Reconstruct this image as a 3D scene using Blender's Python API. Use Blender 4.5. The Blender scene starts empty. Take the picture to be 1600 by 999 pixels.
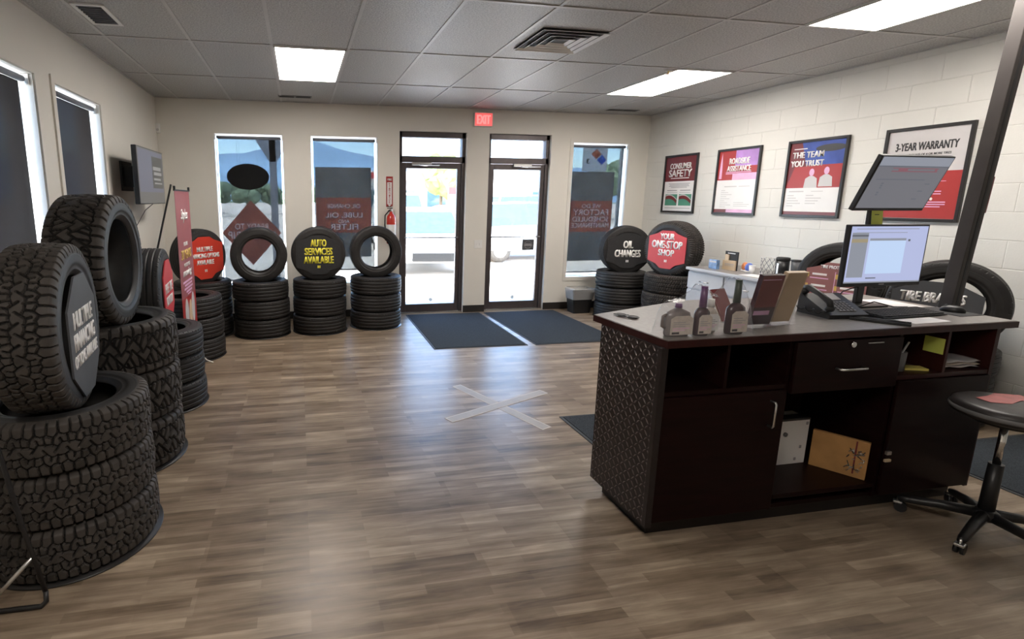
import bpy, bmesh, math, random
import numpy as np
from mathutils import Vector, Matrix, Euler
PI = math.pi
random.seed(7)
SC = bpy.context.scene
COL = SC.collection

# ------------------------------------------------------------------ camera, light, exposure
cam_d = bpy.data.cameras.new('camera')
cam = bpy.data.objects.new('camera', cam_d); COL.objects.link(cam)
cam_d.sensor_width = 36.0
cam_d.lens = 810.9 / 1600 * 36.0
cam_d.shift_x = (800 - 622.4) / 1600
cam_d.shift_y = -(499.5 - 462.07) / 1600
cam_d.clip_start = 0.02; cam_d.clip_end = 5000
_R = ((0.9825731806, -0.1858377982, 0.0037759061), (-0.0300906805, -0.1790778106, -0.9833746431), (0.1834243595, 0.9661239312, -0.1815490397))
cam.matrix_world = Matrix(((_R[0][0], -_R[1][0], -_R[2][0], 0), (_R[0][1], -_R[1][1], -_R[2][1], 0), (_R[0][2], -_R[1][2], -_R[2][2], 1.585), (0, 0, 0, 1)))
SC.camera = cam
SC.view_settings.view_transform = 'Standard'
SC.view_settings.look = 'None'
SC.view_settings.gamma = 1.0
SC.view_settings.use_curve_mapping = False
SC.view_settings.exposure = 0.14
SKY_STRENGTH = 2.0
SUN_STRENGTH = 45.0
PANEL_STRENGTH = 23.0
SC.cycles.use_denoising = True
SC.cycles.max_bounces = 8
SC.cycles.diffuse_bounces = 4
SC.cycles.glossy_bounces = 3
SC.cycles.transmission_bounces = 4
SC.cycles.transparent_max_bounces = 12
SC.cycles.caustics_reflective = False
SC.cycles.caustics_refractive = False
SC.cycles.sample_clamp_indirect = 6.0

wd = bpy.data.worlds.new('world'); SC.world = wd; wd.use_nodes = True
wn = wd.node_tree.nodes; wl = wd.node_tree.links; wn.clear()
wo = wn.new('ShaderNodeOutputWorld'); wb = wn.new('ShaderNodeBackground'); sky = wn.new('ShaderNodeTexSky')
sky.sky_type = 'NISHITA'; sky.sun_disc = False; sky.sun_elevation = math.radians(58); sky.sun_rotation = math.radians(150)
sky.air_density = 1.0; sky.dust_density = 1.6; sky.ozone_density = 1.2; sky.altitude = 1600
wb.inputs['Strength'].default_value = SKY_STRENGTH
wl.new(sky.outputs[0], wb.inputs[0]); wl.new(wb.outputs[0], wo.inputs[0])
sun_d = bpy.data.lights.new('sun', 'SUN'); sun_d.energy = SUN_STRENGTH; sun_d.angle = math.radians(0.53); sun_d.color = (1.0, .95, .88)
sun = bpy.data.objects.new('sun', sun_d); COL.objects.link(sun)
sun.rotation_euler = Vector((0.35, 0.55, -1.25)).to_track_quat('-Z', 'Y').to_euler(); sun.location = (0, 0, 30)

# ------------------------------------------------------------------ materials
def mat(name, col, rough=.5, metal=0., spec=.5, noise=0., nscale=8., bump=0., bscale=60., emis=None, estr=0., coat=0., stretch=(1, 1, 1)):
    m = bpy.data.materials.new(name); m.use_nodes = True
    nt = m.node_tree; b = nt.nodes['Principled BSDF']; L = nt.links
    b.inputs['Base Color'].default_value = (*col, 1); b.inputs['Roughness'].default_value = rough
    b.inputs['Metallic'].default_value = metal; b.inputs['Specular IOR Level'].default_value = spec
    b.inputs['Coat Weight'].default_value = coat
    tc = nt.nodes.new('ShaderNodeTexCoord'); mp = nt.nodes.new('ShaderNodeMapping'); L.new(tc.outputs['Object'], mp.inputs[0])
    mp.inputs['Scale'].default_value = stretch
    n = nt.nodes.new('ShaderNodeTexNoise'); n.inputs['Scale'].default_value = nscale; n.inputs['Detail'].default_value = 4; L.new(mp.outputs[0], n.inputs['Vector'])
    r = nt.nodes.new('ShaderNodeValToRGB'); L.new(n.outputs['Fac'], r.inputs[0])
    r.color_ramp.elements[0].position = .3; r.color_ramp.elements[1].position = .7
    r.color_ramp.elements[0].color = (*[max(0, c * (1 - noise)) for c in col], 1); r.color_ramp.elements[1].color = (*[min(1, c * (1 + noise)) for c in col], 1)
    L.new(r.outputs[0], b.inputs['Base Color'])
    if bump:
        n2 = nt.nodes.new('ShaderNodeTexNoise'); n2.inputs['Scale'].default_value = bscale; n2.inputs['Detail'].default_value = 3; L.new(mp.outputs[0], n2.inputs['Vector'])
        bp = nt.nodes.new('ShaderNodeBump'); bp.inputs['Strength'].default_value = bump; bp.inputs['Distance'].default_value = .004
        L.new(n2.outputs['Fac'], bp.inputs['Height']); L.new(bp.outputs[0], b.inputs['Normal'])
    if emis:
        b.inputs['Emission Color'].default_value = (*emis, 1); b.inputs['Emission Strength'].default_value = estr
    return m

def clear_mat(name, tint, gloss=.08, diff=0., dcol=(.5, .5, .5), rough=.02):
    # thin see-through sheet: transparent, a facing-dependent mirror film and, if wanted, an even diffuse share (frost, mesh, dirt)
    m = bpy.data.materials.new(name); m.use_nodes = True; nt = m.node_tree; nt.nodes.clear(); L = nt.links
    o = nt.nodes.new('ShaderNodeOutputMaterial'); t = nt.nodes.new('ShaderNodeBsdfTransparent'); t.inputs[0].default_value = (*tint, 1)
    g = nt.nodes.new('ShaderNodeBsdfGlossy'); g.inputs['Roughness'].default_value = rough
    lw = nt.nodes.new('ShaderNodeLayerWeight'); pw = nt.nodes.new('ShaderNodeMath'); pw.operation = 'POWER'; pw.inputs[1].default_value = 4.0; L.new(lw.outputs['Facing'], pw.inputs[0])
    mu = nt.nodes.new('ShaderNodeMath'); mu.operation = 'MULTIPLY_ADD'; mu.inputs[1].default_value = min(.8, gloss * 8); mu.inputs[2].default_value = gloss * .3; mu.use_clamp = True; L.new(pw.outputs[0], mu.inputs[0])
    mx = nt.nodes.new('ShaderNodeMixShader'); L.new(mu.outputs[0], mx.inputs[0]); L.new(t.outputs[0], mx.inputs[1]); L.new(g.outputs[0], mx.inputs[2])
    d = nt.nodes.new('ShaderNodeBsdfDiffuse'); d.inputs[0].default_value = (*dcol, 1)
    tc = nt.nodes.new('ShaderNodeTexCoord'); n = nt.nodes.new('ShaderNodeTexNoise'); n.inputs['Scale'].default_value = 30; L.new(tc.outputs['Object'], n.inputs[0])
    ma = nt.nodes.new('ShaderNodeMath'); ma.operation = 'MULTIPLY_ADD'; ma.inputs[1].default_value = .06 * diff; ma.inputs[2].default_value = diff * .97; L.new(n.outputs['Fac'], ma.inputs[0])
    m2 = nt.nodes.new('ShaderNodeMixShader'); L.new(ma.outputs[0], m2.inputs[0]); L.new(mx.outputs[0], m2.inputs[1]); L.new(d.outputs[0], m2.inputs[2])
    L.new(m2.outputs[0], o.inputs[0])
    return m

def wall_blocks_mat():
    m = mat('painted_block', (.68, .67, .63), .55, noise=.03, nscale=3)
    nt = m.node_tree; L = nt.links; b = nt.nodes['Principled BSDF']
    g = nt.nodes.new('ShaderNodeNewGeometry'); s = nt.nodes.new('ShaderNodeSeparateXYZ'); c = nt.nodes.new('ShaderNodeCombineXYZ'); L.new(g.outputs['Position'], s.inputs[0])
    def add(out, v):
        a = nt.nodes.new('ShaderNodeMath'); a.operation = 'ADD'; a.inputs[1].default_value = v; L.new(out, a.inputs[0]); return a.outputs[0]
    L.new(add(s.outputs['Y'], 4.0 - .067 ), c.inputs[0]); L.new(add(s.outputs['Z'], 4.064 - .0916), c.inputs[1])
    br = nt.nodes.new('ShaderNodeTexBrick'); br.offset = .5; br.squash = 1; L.new(c.outputs[0], br.inputs['Vector'])
    br.inputs['Scale'].default_value = 1; br.inputs['Mortar Size'].default_value = .005; br.inputs['Mortar Smooth'].default_value = .6
    br.inputs['Brick Width'].default_value = .4; br.inputs['Row Height'].default_value = .2032
    n = nt.nodes.new('ShaderNodeTexNoise'); n.inputs['Scale'].default_value = 90; n.inputs['Detail'].default_value = 4; L.new(g.outputs['Position'], n.inputs['Vector'])
    m1 = nt.nodes.new('ShaderNodeMath'); m1.operation = 'MULTIPLY_ADD'; m1.inputs[1].default_value = -1.0; L.new(br.outputs['Fac'], m1.inputs[0]); 
    m0 = nt.nodes.new('ShaderNodeMath'); m0.operation = 'MULTIPLY'; m0.inputs[1].default_value = .14; L.new(n.outputs['Fac'], m0.inputs[0]); L.new(m0.outputs[0], m1.inputs[2])
    bp = nt.nodes.new('ShaderNodeBump'); bp.inputs['Strength'].default_value = .6; bp.inputs['Distance'].default_value = .006
    L.new(m1.outputs[0], bp.inputs['Height']); L.new(bp.outputs[0], b.inputs['Normal'])
    return m

def floor_mat():
    m = bpy.data.materials.new('wood_plank_floor'); m.use_nodes = True; nt = m.node_tree; L = nt.links; b = nt.nodes['Principled BSDF']
    tc = nt.nodes.new('ShaderNodeTexCoord')
    br = nt.nodes.new('ShaderNodeTexBrick'); br.offset = .37; br.offset_frequency = 2; L.new(tc.outputs['Object'], br.inputs['Vector'])
    br.inputs['Scale'].default_value = 1; br.inputs['Brick Width'].default_value = 1.22; br.inputs['Row Height'].default_value = .155; br.inputs['Mortar Size'].default_value = .0012; br.inputs['Bias'].default_value = 0
    br.inputs['Color1'].default_value = (.0, .0, .0, 1); br.inputs['Color2'].default_value = (1, 1, 1, 1); br.inputs['Mortar'].default_value = (.35, .35, .35, 1)
    # narrow staves printed in every plank
    b2 = nt.nodes.new('ShaderNodeTexBrick'); b2.offset = .43; L.new(tc.outputs['Object'], b2.inputs['Vector'])
    b2.inputs['Scale'].default_value = 1; b2.inputs['Brick Width'].default_value = .47; b2.inputs['Row Height'].default_value = .0517; b2.inputs['Mortar Size'].default_value = .0003
    b2.inputs['Color1'].default_value = (0, 0, 0, 1); b2.inputs['Color2'].default_value = (1, 1, 1, 1); b2.inputs['Mortar'].default_value = (.4, .4, .4, 1)
    mp = nt.nodes.new('ShaderNodeMapping'); mp.inputs['Scale'].default_value = (1.6, 22, 1); L.new(tc.outputs['Object'], mp.inputs[0])
    n = nt.nodes.new('ShaderNodeTexNoise'); n.inputs['Scale'].default_value = 1.6; n.inputs['Detail'].default_value = 8; n.inputs['Roughness'].default_value = .62; n.inputs['Distortion'].default_value = .6; L.new(mp.outputs[0], n.inputs['Vector'])
    mp2 = nt.nodes.new('ShaderNodeMapping'); mp2.inputs['Scale'].default_value = (2.2, 7, 1); L.new(tc.outputs['Object'], mp2.inputs[0])
    n2 = nt.nodes.new('ShaderNodeTexNoise'); n2.inputs['Scale'].default_value = 1.5; n2.inputs['Detail'].default_value = 5; L.new(mp2.outputs[0], n2.inputs['Vector'])
    def mix(a, bb, f):
        x = nt.nodes.new('ShaderNodeMix'); x.data_type = 'FLOAT'; x.inputs[0].default_value = f; L.new(a, x.inputs[2]); L.new(bb, x.inputs[3]); return x.outputs[0]
    v = mix(n.outputs['Fac'], n2.outputs['Fac'], .45); v = mix(v, b2.outputs['Color'], .16); v = mix(v, br.outputs['Color'], .10)
    r = nt.nodes.new('ShaderNodeValToRGB'); L.new(v, r.inputs[0]); e = r.color_ramp.elements
    e[0].position = .30; e[0].color = (.075, .052, .036, 1); e[1].position = .72; e[1].color = (.50, .39, .285, 1)
    for p, c in ((.42, (.168, .122, .083, 1)), (.52, (.245, .186, .132, 1)), (.60, (.33, .258, .187, 1))):
        q = r.color_ramp.elements.new(p); q.color = c
    L.new(r.outputs[0], b.inputs['Base Color'])
    rr = nt.nodes.new('ShaderNodeMapRange'); rr.inputs[3].default_value = .27; rr.inputs[4].default_value = .42; L.new(n.outputs['Fac'], rr.inputs[0]); L.new(rr.outputs[0], b.inputs['Roughness'])
    b.inputs['Specular IOR Level'].default_value = .34
    bp = nt.nodes.new('ShaderNodeBump'); bp.inputs['Strength'].default_value = .22; bp.inputs['Distance'].default_value = .002; L.new(n.outputs['Fac'], bp.inputs['Height']); L.new(bp.outputs[0], b.inputs['Normal'])
    return m

M = {}
M['wall'] = mat('painted_drywall', (.74, .71, .645), .6, noise=.02, nscale=2, bump=.06, bscale=180)
M['block'] = wall_blocks_mat()
M['floor'] = floor_mat()
M['tile'] = mat('ceiling_tile', (.40, .395, .385), .50, spec=.9, noise=.40, nscale=95, bump=.5, bscale=110)
M['tbar'] = mat('ceiling_grid_paint', (.50, .49, .475), .4, noise=.05)
M['white'] = mat('white_paint', (.78, .77, .74), .4, noise=.02)
M['base'] = mat('black_vinyl_base', (.02, .017, .016), .5, noise=.2)
M['bronze'] = mat('dark_bronze_aluminium', (.085, .07, .07), .38, metal=.35, noise=.08, nscale=20)
M['black'] = mat('black_plastic', (.012, .012, .013), .4, noise=.15, nscale=30)
M['blackm'] = mat('matt_black', (.02, .02, .021), .7, noise=.15, nscale=30, bump=.1)
M['grey'] = mat('grey_plastic', (.16, .16, .165), .5, noise=.06)
M['dgrey'] = mat('charcoal_board', (.075, .078, .085), .45, noise=.08)
M['steel'] = mat('brushed_steel', (.62, .61, .60), .28, metal=1, noise=.06, nscale=40)
M['chrome'] = mat('chrome', (.8, .8, .8), .1, metal=1, noise=.02)
M['rubber'] = mat('dusty_tire_tread', (.046, .040, .0355), .60, spec=.35, noise=.35, nscale=14, bump=.10, bscale=90)
M['groove'] = mat('shaded_groove_rubber', (.010, .0095, .009), .75, spec=.2, noise=.3, nscale=20)  # undusted groove rubber, darkened further to paint in the shade between blocks
M['rubber3'] = mat('clean_tire_tread', (.018, .0165, .016), .55, spec=.4, noise=.3, nscale=14)
M['rubber2'] = mat('tire_sidewall_rubber', (.0185, .0175, .017), .48, spec=.45, noise=.25, nscale=20, bump=.06, bscale=140)
M['disc'] = mat('black_display_base', (.014, .013, .013), .35, noise=.15)
M['wood'] = mat('dark_cherry_laminate', (.009, .0024, .0022), .40, spec=.14, noise=.35, nscale=4, stretch=(1, 1, 9))
M['wood_edge'] = mat('cherry_edge_band', (.030, .0068, .0062), .38, spec=.25, noise=.2, nscale=5, stretch=(6, 6, 1))
M['inside'] = mat('dark_cabinet_inside', (.006, .004, .004), .5, noise=.3, nscale=5)
M['plate'] = mat('black_diamond_plate', (.026, .021, .021), .38, metal=.4, noise=.15, nscale=30)
M['platebar'] = mat('worn_plate_bars', (.12, .10, .094), .34, metal=.55, noise=.2, nscale=30)
M['top'] = mat('grey_laminate_top', (.20, .185, .172), .36, noise=.16, nscale=45)
M['red'] = mat('red_print', (.36, .030, .028), .35, noise=.03)
M['redbright'] = mat('bright_red_print', (.62, .045, .022), .4, noise=.03)
M['pinkred'] = mat('red_sign_board', (.56, .050, .060), .4, noise=.03)
M['maroon'] = mat('maroon_print', (.15, .022, .024), .3, noise=.06)
M['paper'] = mat('white_paper', (.78, .77, .76), .45, noise=.02)
M['pale'] = mat('pale_grey_print', (.55, .53, .53), .35, noise=.03)
M['ink'] = mat('dark_ink', (.03, .03, .032), .5, noise=.1)
M['smallprint'] = mat('grey_small_print', (.34, .33, .34), .5, noise=.1)
M['letter'] = mat('white_lettering', (.82, .80, .78), .45, noise=.02)
M['greyletter'] = mat('faded_lettering', (.60, .56, .54), .5, noise=.05)
M['yellow'] = mat('yellow_lettering', (.78, .70, .06), .45, noise=.03)
M['gold'] = mat('gold_lettering', (.62, .42, .10), .45, noise=.05)
M['green'] = mat('green_print', (.07, .26, .17), .4, noise=.06)
M['blue'] = mat('blue_print', (.04, .075, .33), .3, noise=.3, nscale=6)
M['lilac'] = mat('lilac_print', (.42, .22, .55), .3, noise=.25, nscale=5)
M['pink'] = mat('pink_print', (.72, .42, .62), .35, noise=.15, nscale=6)
M['frame'] = mat('black_picture_frame', (.018, .016, .016), .3, noise=.1)
M['mat'] = mat('charcoal_carpet_mat', (.040, .046, .052), .95, spec=.1, noise=.35, nscale=160, bump=.8, bscale=260)
M['matedge'] = mat('mat_rubber_border', (.03, .032, .034), .7, noise=.1)
M['tape'] = mat('frosted_tape', (.34, .31, .285), .5, noise=.06, nscale=20)
M['tapeedge'] = mat('tape_edge', (.50, .455, .41), .55, noise=.06, nscale=20)
M['panel'] = mat('light_panel_glow', (.9, .9, .9), .5, emis=(1, .93, .86), estr=PANEL_STRENGTH)
M['screen'] = mat('screen_glow', (.02, .02, .02), .4, spec=.15, emis=(.50, .55, .82), estr=.82)
M['screen2'] = mat('screen_dim_glow', (.02, .02, .02), .4, spec=.15, emis=(.42, .42, .47), estr=.36)
M['scr_white'] = mat('screen_window_glow', (.02, .02, .02), .4, spec=.15, emis=(.52, .66, .90), estr=.92)
M['scr_tan'] = mat('screen_tan_glow', (.02, .02, .02), .4, spec=.15, emis=(.45, .38, .25), estr=.7)
M['scr_grey'] = mat('screen_grey_glow', (.02, .02, .02), .4, spec=.15, emis=(.45, .48, .56), estr=.55)
M['scr_dark'] = mat('screen_dark_glow', (.02, .02, .02), .4, spec=.15, emis=(.14, .15, .18), estr=.8)
M['scr_red'] = mat('screen_red_glow', (.02, .02, .02), .4, spec=.15, emis=(.40, .16, .2), estr=.55)
M['tvscreen'] = mat('tv_glow', (.02, .02, .02), .4, spec=.15, emis=(.34, .33, .40), estr=.40)
M['tvdark'] = mat('tv_dark_glow', (.02, .02, .02), .4, spec=.15, emis=(.20, .19, .17), estr=.42)
M['tvgrey'] = mat('tv_grey_glow', (.02, .02, .02), .4, spec=.15, emis=(.26, .24, .22), estr=.5)
M['tvtext'] = mat('tv_text_glow', (.02, .02, .02), .4, spec=.15, emis=(.42, .40, .38), estr=.62)
M['exit'] = mat('exit_sign_glow', (.8, .1, .1), .4, emis=(1.0, .42, .40), estr=.75)
M['exitface'] = mat('exit_face_glow', (.8, .3, .3), .4, emis=(1.0, .10, .10), estr=.70)
M['cord'] = mat('red_enamel', (.50, .028, .018), .25, noise=.05, coat=.4)
M['sticky'] = mat('yellow_sticky_note', (.56, .62, .12), .6, noise=.04)
M['sticky2'] = mat('pale_yellow_pad', (.72, .62, .16), .6, noise=.05)
M['card'] = mat('brown_cardboard', (.42, .22, .075), .75, noise=.15, nscale=10)
M['rosewood'] = mat('dusty_rose_board', (.27, .115, .11), .4, noise=.06)
M['banner'] = mat('faded_banner_red', (.30, .085, .095), .45, noise=.05)
M['tan'] = mat('tan_paper', (.56, .42, .27), .55, noise=.08, nscale=6)
M['vinyl'] = mat('black_vinyl_seat', (.03, .026, .026), .42, noise=.2, bump=.15, bscale=40)
M['vinylred'] = mat('faded_red_print_vinyl', (.42, .12, .12), .45, noise=.3, nscale=9)
M['cabinet'] = mat('pale_grey_cabinet', (.50, .51, .53), .4, noise=.03)
M['bluebox'] = mat('blue_card_print', (.16, .28, .50), .4, noise=.35, nscale=30)
M['orange'] = mat('orange_wrapper', (.70, .25, .10), .4, noise=.3, nscale=40)
M['bluewrap'] = mat('blue_wrapper', (.10, .16, .50), .4, noise=.3, nscale=40)
M['bottle'] = mat('dark_bottle_plastic', (.045, .022, .028), .25, noise=.2, nscale=15)
M['bottleg'] = mat('grey_bottle_plastic', (.19, .165, .16), .3, noise=.15, nscale=12)
M['purple'] = mat('violet_bottle_cap', (.12, .045, .14), .3, noise=.1)
M['greencap'] = mat('dark_green_cap', (.03, .05, .032), .35, noise=.1)
M['label'] = mat('cream_label', (.56, .50, .44), .5, noise=.12, nscale=50)
M['concrete'] = mat('pale_concrete', (.58, .52, .46), .8, noise=.12, nscale=.6)
M['carwhite'] = mat('white_car_paint', (.80, .80, .80), .3, noise=.02, coat=.5)
M['carblue'] = mat('teal_van_paint', (.055, .11, .125), .35, noise=.03, coat=.4)
M['carsilver'] = mat('silver_car_paint', (.50, .52, .54), .3, metal=.4, noise=.03, coat=.4)
M['carred'] = mat('red_car_paint', (.50, .06, .05), .3, noise=.03, coat=.4)
M['carglass'] = mat('car_window', (.04, .07, .09), .08, noise=.1)
M['carlamp'] = mat('car_lamp', (.7, .7, .7), .2, noise=.05)
M['stucco'] = mat('pale_stucco', (.70, .66, .60), .8, noise=.05)
M['stuccoblue'] = mat('blue_grey_trim', (.28, .36, .48), .7, noise=.05)
M['leaf'] = mat('tree_leaves', (.14, .24, .05), .8, noise=.5, nscale=3, bump=1., bscale=6)
M['leafd'] = mat('dark_tree_leaves', (.13, .18, .115), .8, noise=.5, nscale=3, bump=1., bscale=6)  # leaf colour lightened to paint in distance haze
M['bark'] = mat('bark', (.16, .11, .08), .9, noise=.3)
M['hill'] = mat('hazy_blue_mountain', (.21, .32, .46), .95, spec=0, noise=.2, nscale=.02)  # distance haze is painted in as a pale blue base colour
M['pole'] = mat('dark_pole_paint', (.040, .034, .032), .5, spec=.3, noise=.1)
M['postgrey'] = mat('grey_painted_steel', (.16, .17, .20), .6, noise=.08)
def backlit(name, col, trans, noise=0., nscale=4.):
    # printed film that lets some daylight through
    m = mat(name, col, .6, noise=noise, nscale=nscale); nt = m.node_tree; L = nt.links; b = nt.nodes['Principled BSDF']; o = nt.nodes['Material Output']
    t = nt.nodes.new('ShaderNodeBsdfTranslucent'); r = [n for n in nt.nodes if n.type == 'VALTORGB'][0]
    k = nt.nodes.new('ShaderNodeMix'); k.data_type = 'RGBA'; k.blend_type = 'MULTIPLY'; k.inputs[0].default_value = 1; L.new(r.outputs[0], k.inputs[6]); k.inputs[7].default_value = (*trans, 1); L.new(k.outputs[2], t.inputs[0])
    a = nt.nodes.new('ShaderNodeAddShader'); L.new(b.outputs[0], a.inputs[0]); L.new(t.outputs[0], a.inputs[1]); L.new(a.outputs[0], o.inputs[0])
    return m
M['signdark'] = backlit('dark_poster_backing', (.225, .205, .18), (1, 1, 1), .35, 3)
M['signgrey'] = backlit('smoky_print', (.34, .34, .33), (1, 1, 1), .3, 5)
M['signred'] = backlit('red_poster_backing', (.40, .125, .085), (1, 1, 1), .06)
M['signpale'] = backlit('pale_poster_backing', (.60, .61, .61), (1, 1, 1), .05)
M['signblue'] = backlit('blue_placard_film', (.06, .12, .42), (1, 1, 1), .03)
M['signletter'] = backlit('backlit_lettering', (.95, .82, .74), (1, 1, 1), .03)
M['liner'] = clear_mat('clear_bin_liner', (.93, .93, .93), .10, .30, (.75, .75, .75), .2)
M['glass'] = clear_mat('window_glass', (.93, .96, .96), .07)
M['frost'] = clear_mat('frosted_transom_glass', (.80, .82, .85), .06, .28, (.8, .8, .82))
M['acrylic'] = clear_mat('clear_acrylic', (.96, .96, .965), .07, .03, (.8, .8, .85))
M['wrap'] = clear_mat('clear_plastic_bag', (.97, .97, .975), .05, .055, (.8, .8, .84), .28)
M['shade'] = clear_mat('solar_shade_mesh', (.275, .29, .30), .0, .13, (.13, .13, .135))
M['shadeside'] = clear_mat('dense_solar_shade_mesh', (.15, .15, .16), .0, .60, (.11, .11, .115))

# ------------------------------------------------------------------ mesh helpers
def link(o, parent=None):
    COL.objects.link(o)
    if parent is not None: o.parent = parent
    return o

def from_data(name, verts, faces, mats, mi=None, smooth=False, parent=None):
    me = bpy.data.meshes.new(name); me.from_pydata(verts, [], faces); me.update()
    for m in (mats if isinstance(mats, (list, tuple)) else [mats]): me.materials.append(m)
    if mi is not None: me.polygons.foreach_set('material_index', mi)
    if smooth: me.polygons.foreach_set('use_smooth', [True] * len(me.polygons))
    return link(bpy.data.objects.new(name, me), parent)

class MB:
    def __init__(s): s.bm = bmesh.new(); s.mats = []
    def mi(s, m):
        if m not in s.mats: s.mats.append(m)
        return s.mats.index(m)
    def _fin(s, verts, m, mat4=None, smooth=False):
        if mat4 is not None: bmesh.ops.transform(s.bm, matrix=mat4, verts=verts)
        i = s.mi(m); fs = set()
        for v in verts: fs.update(v.link_faces)
        for f in fs: f.material_index = i; f.smooth = smooth
    def box(s, x0, x1, y0, y1, z0, z1, m, bev=0., mat4=None):
        r = bmesh.ops.create_cube(s.bm, size=1); vs = r['verts']
        bmesh.ops.transform(s.bm, matrix=Matrix.Translation(((x0+x1)/2, (y0+y1)/2, (z0+z1)/2)) @ Matrix.Diagonal((abs(x1-x0), abs(y1-y0), abs(z1-z0), 1)), verts=vs)
        if bev:
            es = set()
            for v in vs: es.update(v.link_edges)
            r = bmesh.ops.bevel(s.bm, geom=list(es), offset=bev, segments=2, affect='EDGES', profile=.5)
            vs = list({v for f in r['faces'] for v in f.verts} | {v for v in vs if v.is_valid})
            grow = set(vs)
            for v in vs:
                for f in v.link_faces: grow.update(f.verts)
            vs = list(grow)
        s._fin(vs, m, mat4); return s
    def cyl(s, p0, p1, r0, r1=None, m=None, seg=20, smooth=True):
        p0, p1 = Vector(p0), Vector(p1); d = p1 - p0; r1 = r0 if r1 is None else r1
        r = bmesh.ops.create_cone(s.bm, cap_ends=True, segments=seg, radius1=r0, radius2=r1, depth=d.length)
        q = d.to_track_quat('Z', 'Y').to_matrix().to_4x4()
        s._fin(r['verts'], m, Matrix.Translation((p0+p1)/2) @ q, False)
        if smooth:
            for v in r['verts']:
                for f in v.link_faces:
                    if len(f.verts) == 4: f.smooth = True
        return s
    def ball(s, c, rad, m, seg=16, sc=(1, 1, 1), mat4=None):
        r = bmesh.ops.create_uvsphere(s.bm, u_segments=seg, v_segments=max(6, seg//2), radius=rad)
        s._fin(r['verts'], m, Matrix.Translation(c) @ (mat4 or Matrix()) @ Matrix.Diagonal((*sc, 1)), True); return s
    def tube(s, pts, rad, m, seg=8, closed=False):
        pts = [Vector(p) for p in pts]; n = len(pts); rings = []; up = Vector((0, 0, 1)); nrm = None
        for i, p in enumerate(pts):
            a = pts[(i-1) % n] if closed or i > 0 else p; b = pts[(i+1) % n] if closed or i < n-1 else p
            t = (b - a).normalized()
            if nrm is None:
                nrm = t.orthogonal().normalized()
            nrm = (nrm - t * nrm.dot(t))
            nrm = nrm.normalized() if nrm.length > 1e-6 else t.orthogonal().normalized()
            bi = t.cross(nrm); rr = rad[i] if isinstance(rad, (list, tuple)) else rad
            rings.append([s.bm.verts.new(p + rr * (math.cos(2*PI*k/seg) * nrm + math.sin(2*PI*k/seg) * bi)) for k in range(seg)])
        vs = [v for r in rings for v in r]
        for i in range(n if closed else n-1):
            A, B = rings[i], rings[(i+1) % n]
            for k in range(seg): s.bm.faces.new((A[k], A[(k+1) % seg], B[(k+1) % seg], B[k]))
        if not closed: s.bm.faces.new(rings[0][::-1]); s.bm.faces.new(rings[-1])
        s._fin(vs, m, None, True); return s
    def lathe(s, prof, m, seg=32, mat4=None, closed=False, smooth=True):
        rings = []; vs = []
        for r, z in prof:
            if r < 1e-6: v = s.bm.verts.new((0, 0, z)); rings.append([v]); vs.append(v)
            else:
                q = [s.bm.verts.new((r*math.cos(2*PI*k/seg), r*math.sin(2*PI*k/seg), z)) for k in range(seg)]; rings.append(q); vs += q
        pr = list(zip(rings, rings[1:])) + ([(rings[-1], rings[0])] if closed else [])
        for A, B in pr:
            for k in range(seg):
                k2 = (k+1) % seg
                if len(A) == 1 and len(B) == 1: continue
                if len(A) == 1: s.bm.faces.new((A[0], B[k], B[k2]))
                elif len(B) == 1: s.bm.faces.new((A[k], B[0], A[k2])) if False else s.bm.faces.new((A[k2], A[k], B[0]))
                else: s.bm.faces.new((A[k], B[k], B[k2], A[k2]))
        s._fin(vs, m, mat4, smooth); return s
    def prism(s, poly, h0, h1, m, mat4=None, bev=0.):
        n = len(poly); a = [s.bm.verts.new((x, y, h0)) for x, y in poly]; b = [s.bm.verts.new((x, y, h1)) for x, y in poly]
        s.bm.faces.new(a[::-1]); s.bm.faces.new(b)
        for i in range(n): s.bm.faces.new((a[i], a[(i+1) % n], b[(i+1) % n], b[i]))
        s._fin(a + b, m, mat4); return s
    def build(s, name, parent=None, mat4=None, m=None):
        if mat4 is not None: bmesh.ops.transform(s.bm, matrix=mat4, verts=s.bm.verts[:])
        bmesh.ops.recalc_face_normals(s.bm, faces=s.bm.faces[:])
        me = bpy.data.meshes.new(name); s.bm.to_mesh(me); s.bm.free()
        for q in s.mats: me.materials.append(q)
        return link(bpy.data.objects.new(name, me), parent)

def tag(o, label, cat, group=None):
    o['label'] = label; o['category'] = cat
    if group: o['group'] = group
    return o
def thing(name, label, cat, loc=(0, 0, 0), rot=(0, 0, 0), group=None):
    o = bpy.data.objects.new(name, None); o.empty_display_size = .05; COL.objects.link(o)
    o.location = loc; o.rotation_euler = rot
    return tag(o, label, cat, group)
def struct(o): o['kind'] = 'structure'; return o
def frame_m(origin, xd, yd):
    x = Vector(xd).normalized(); y = Vector(yd).normalized(); z = x.cross(y)
    return Matrix(((x[0], y[0], z[0], origin[0]), (x[1], y[1], z[1], origin[1]), (x[2], y[2], z[2], origin[2]), (0, 0, 0, 1)))

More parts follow.
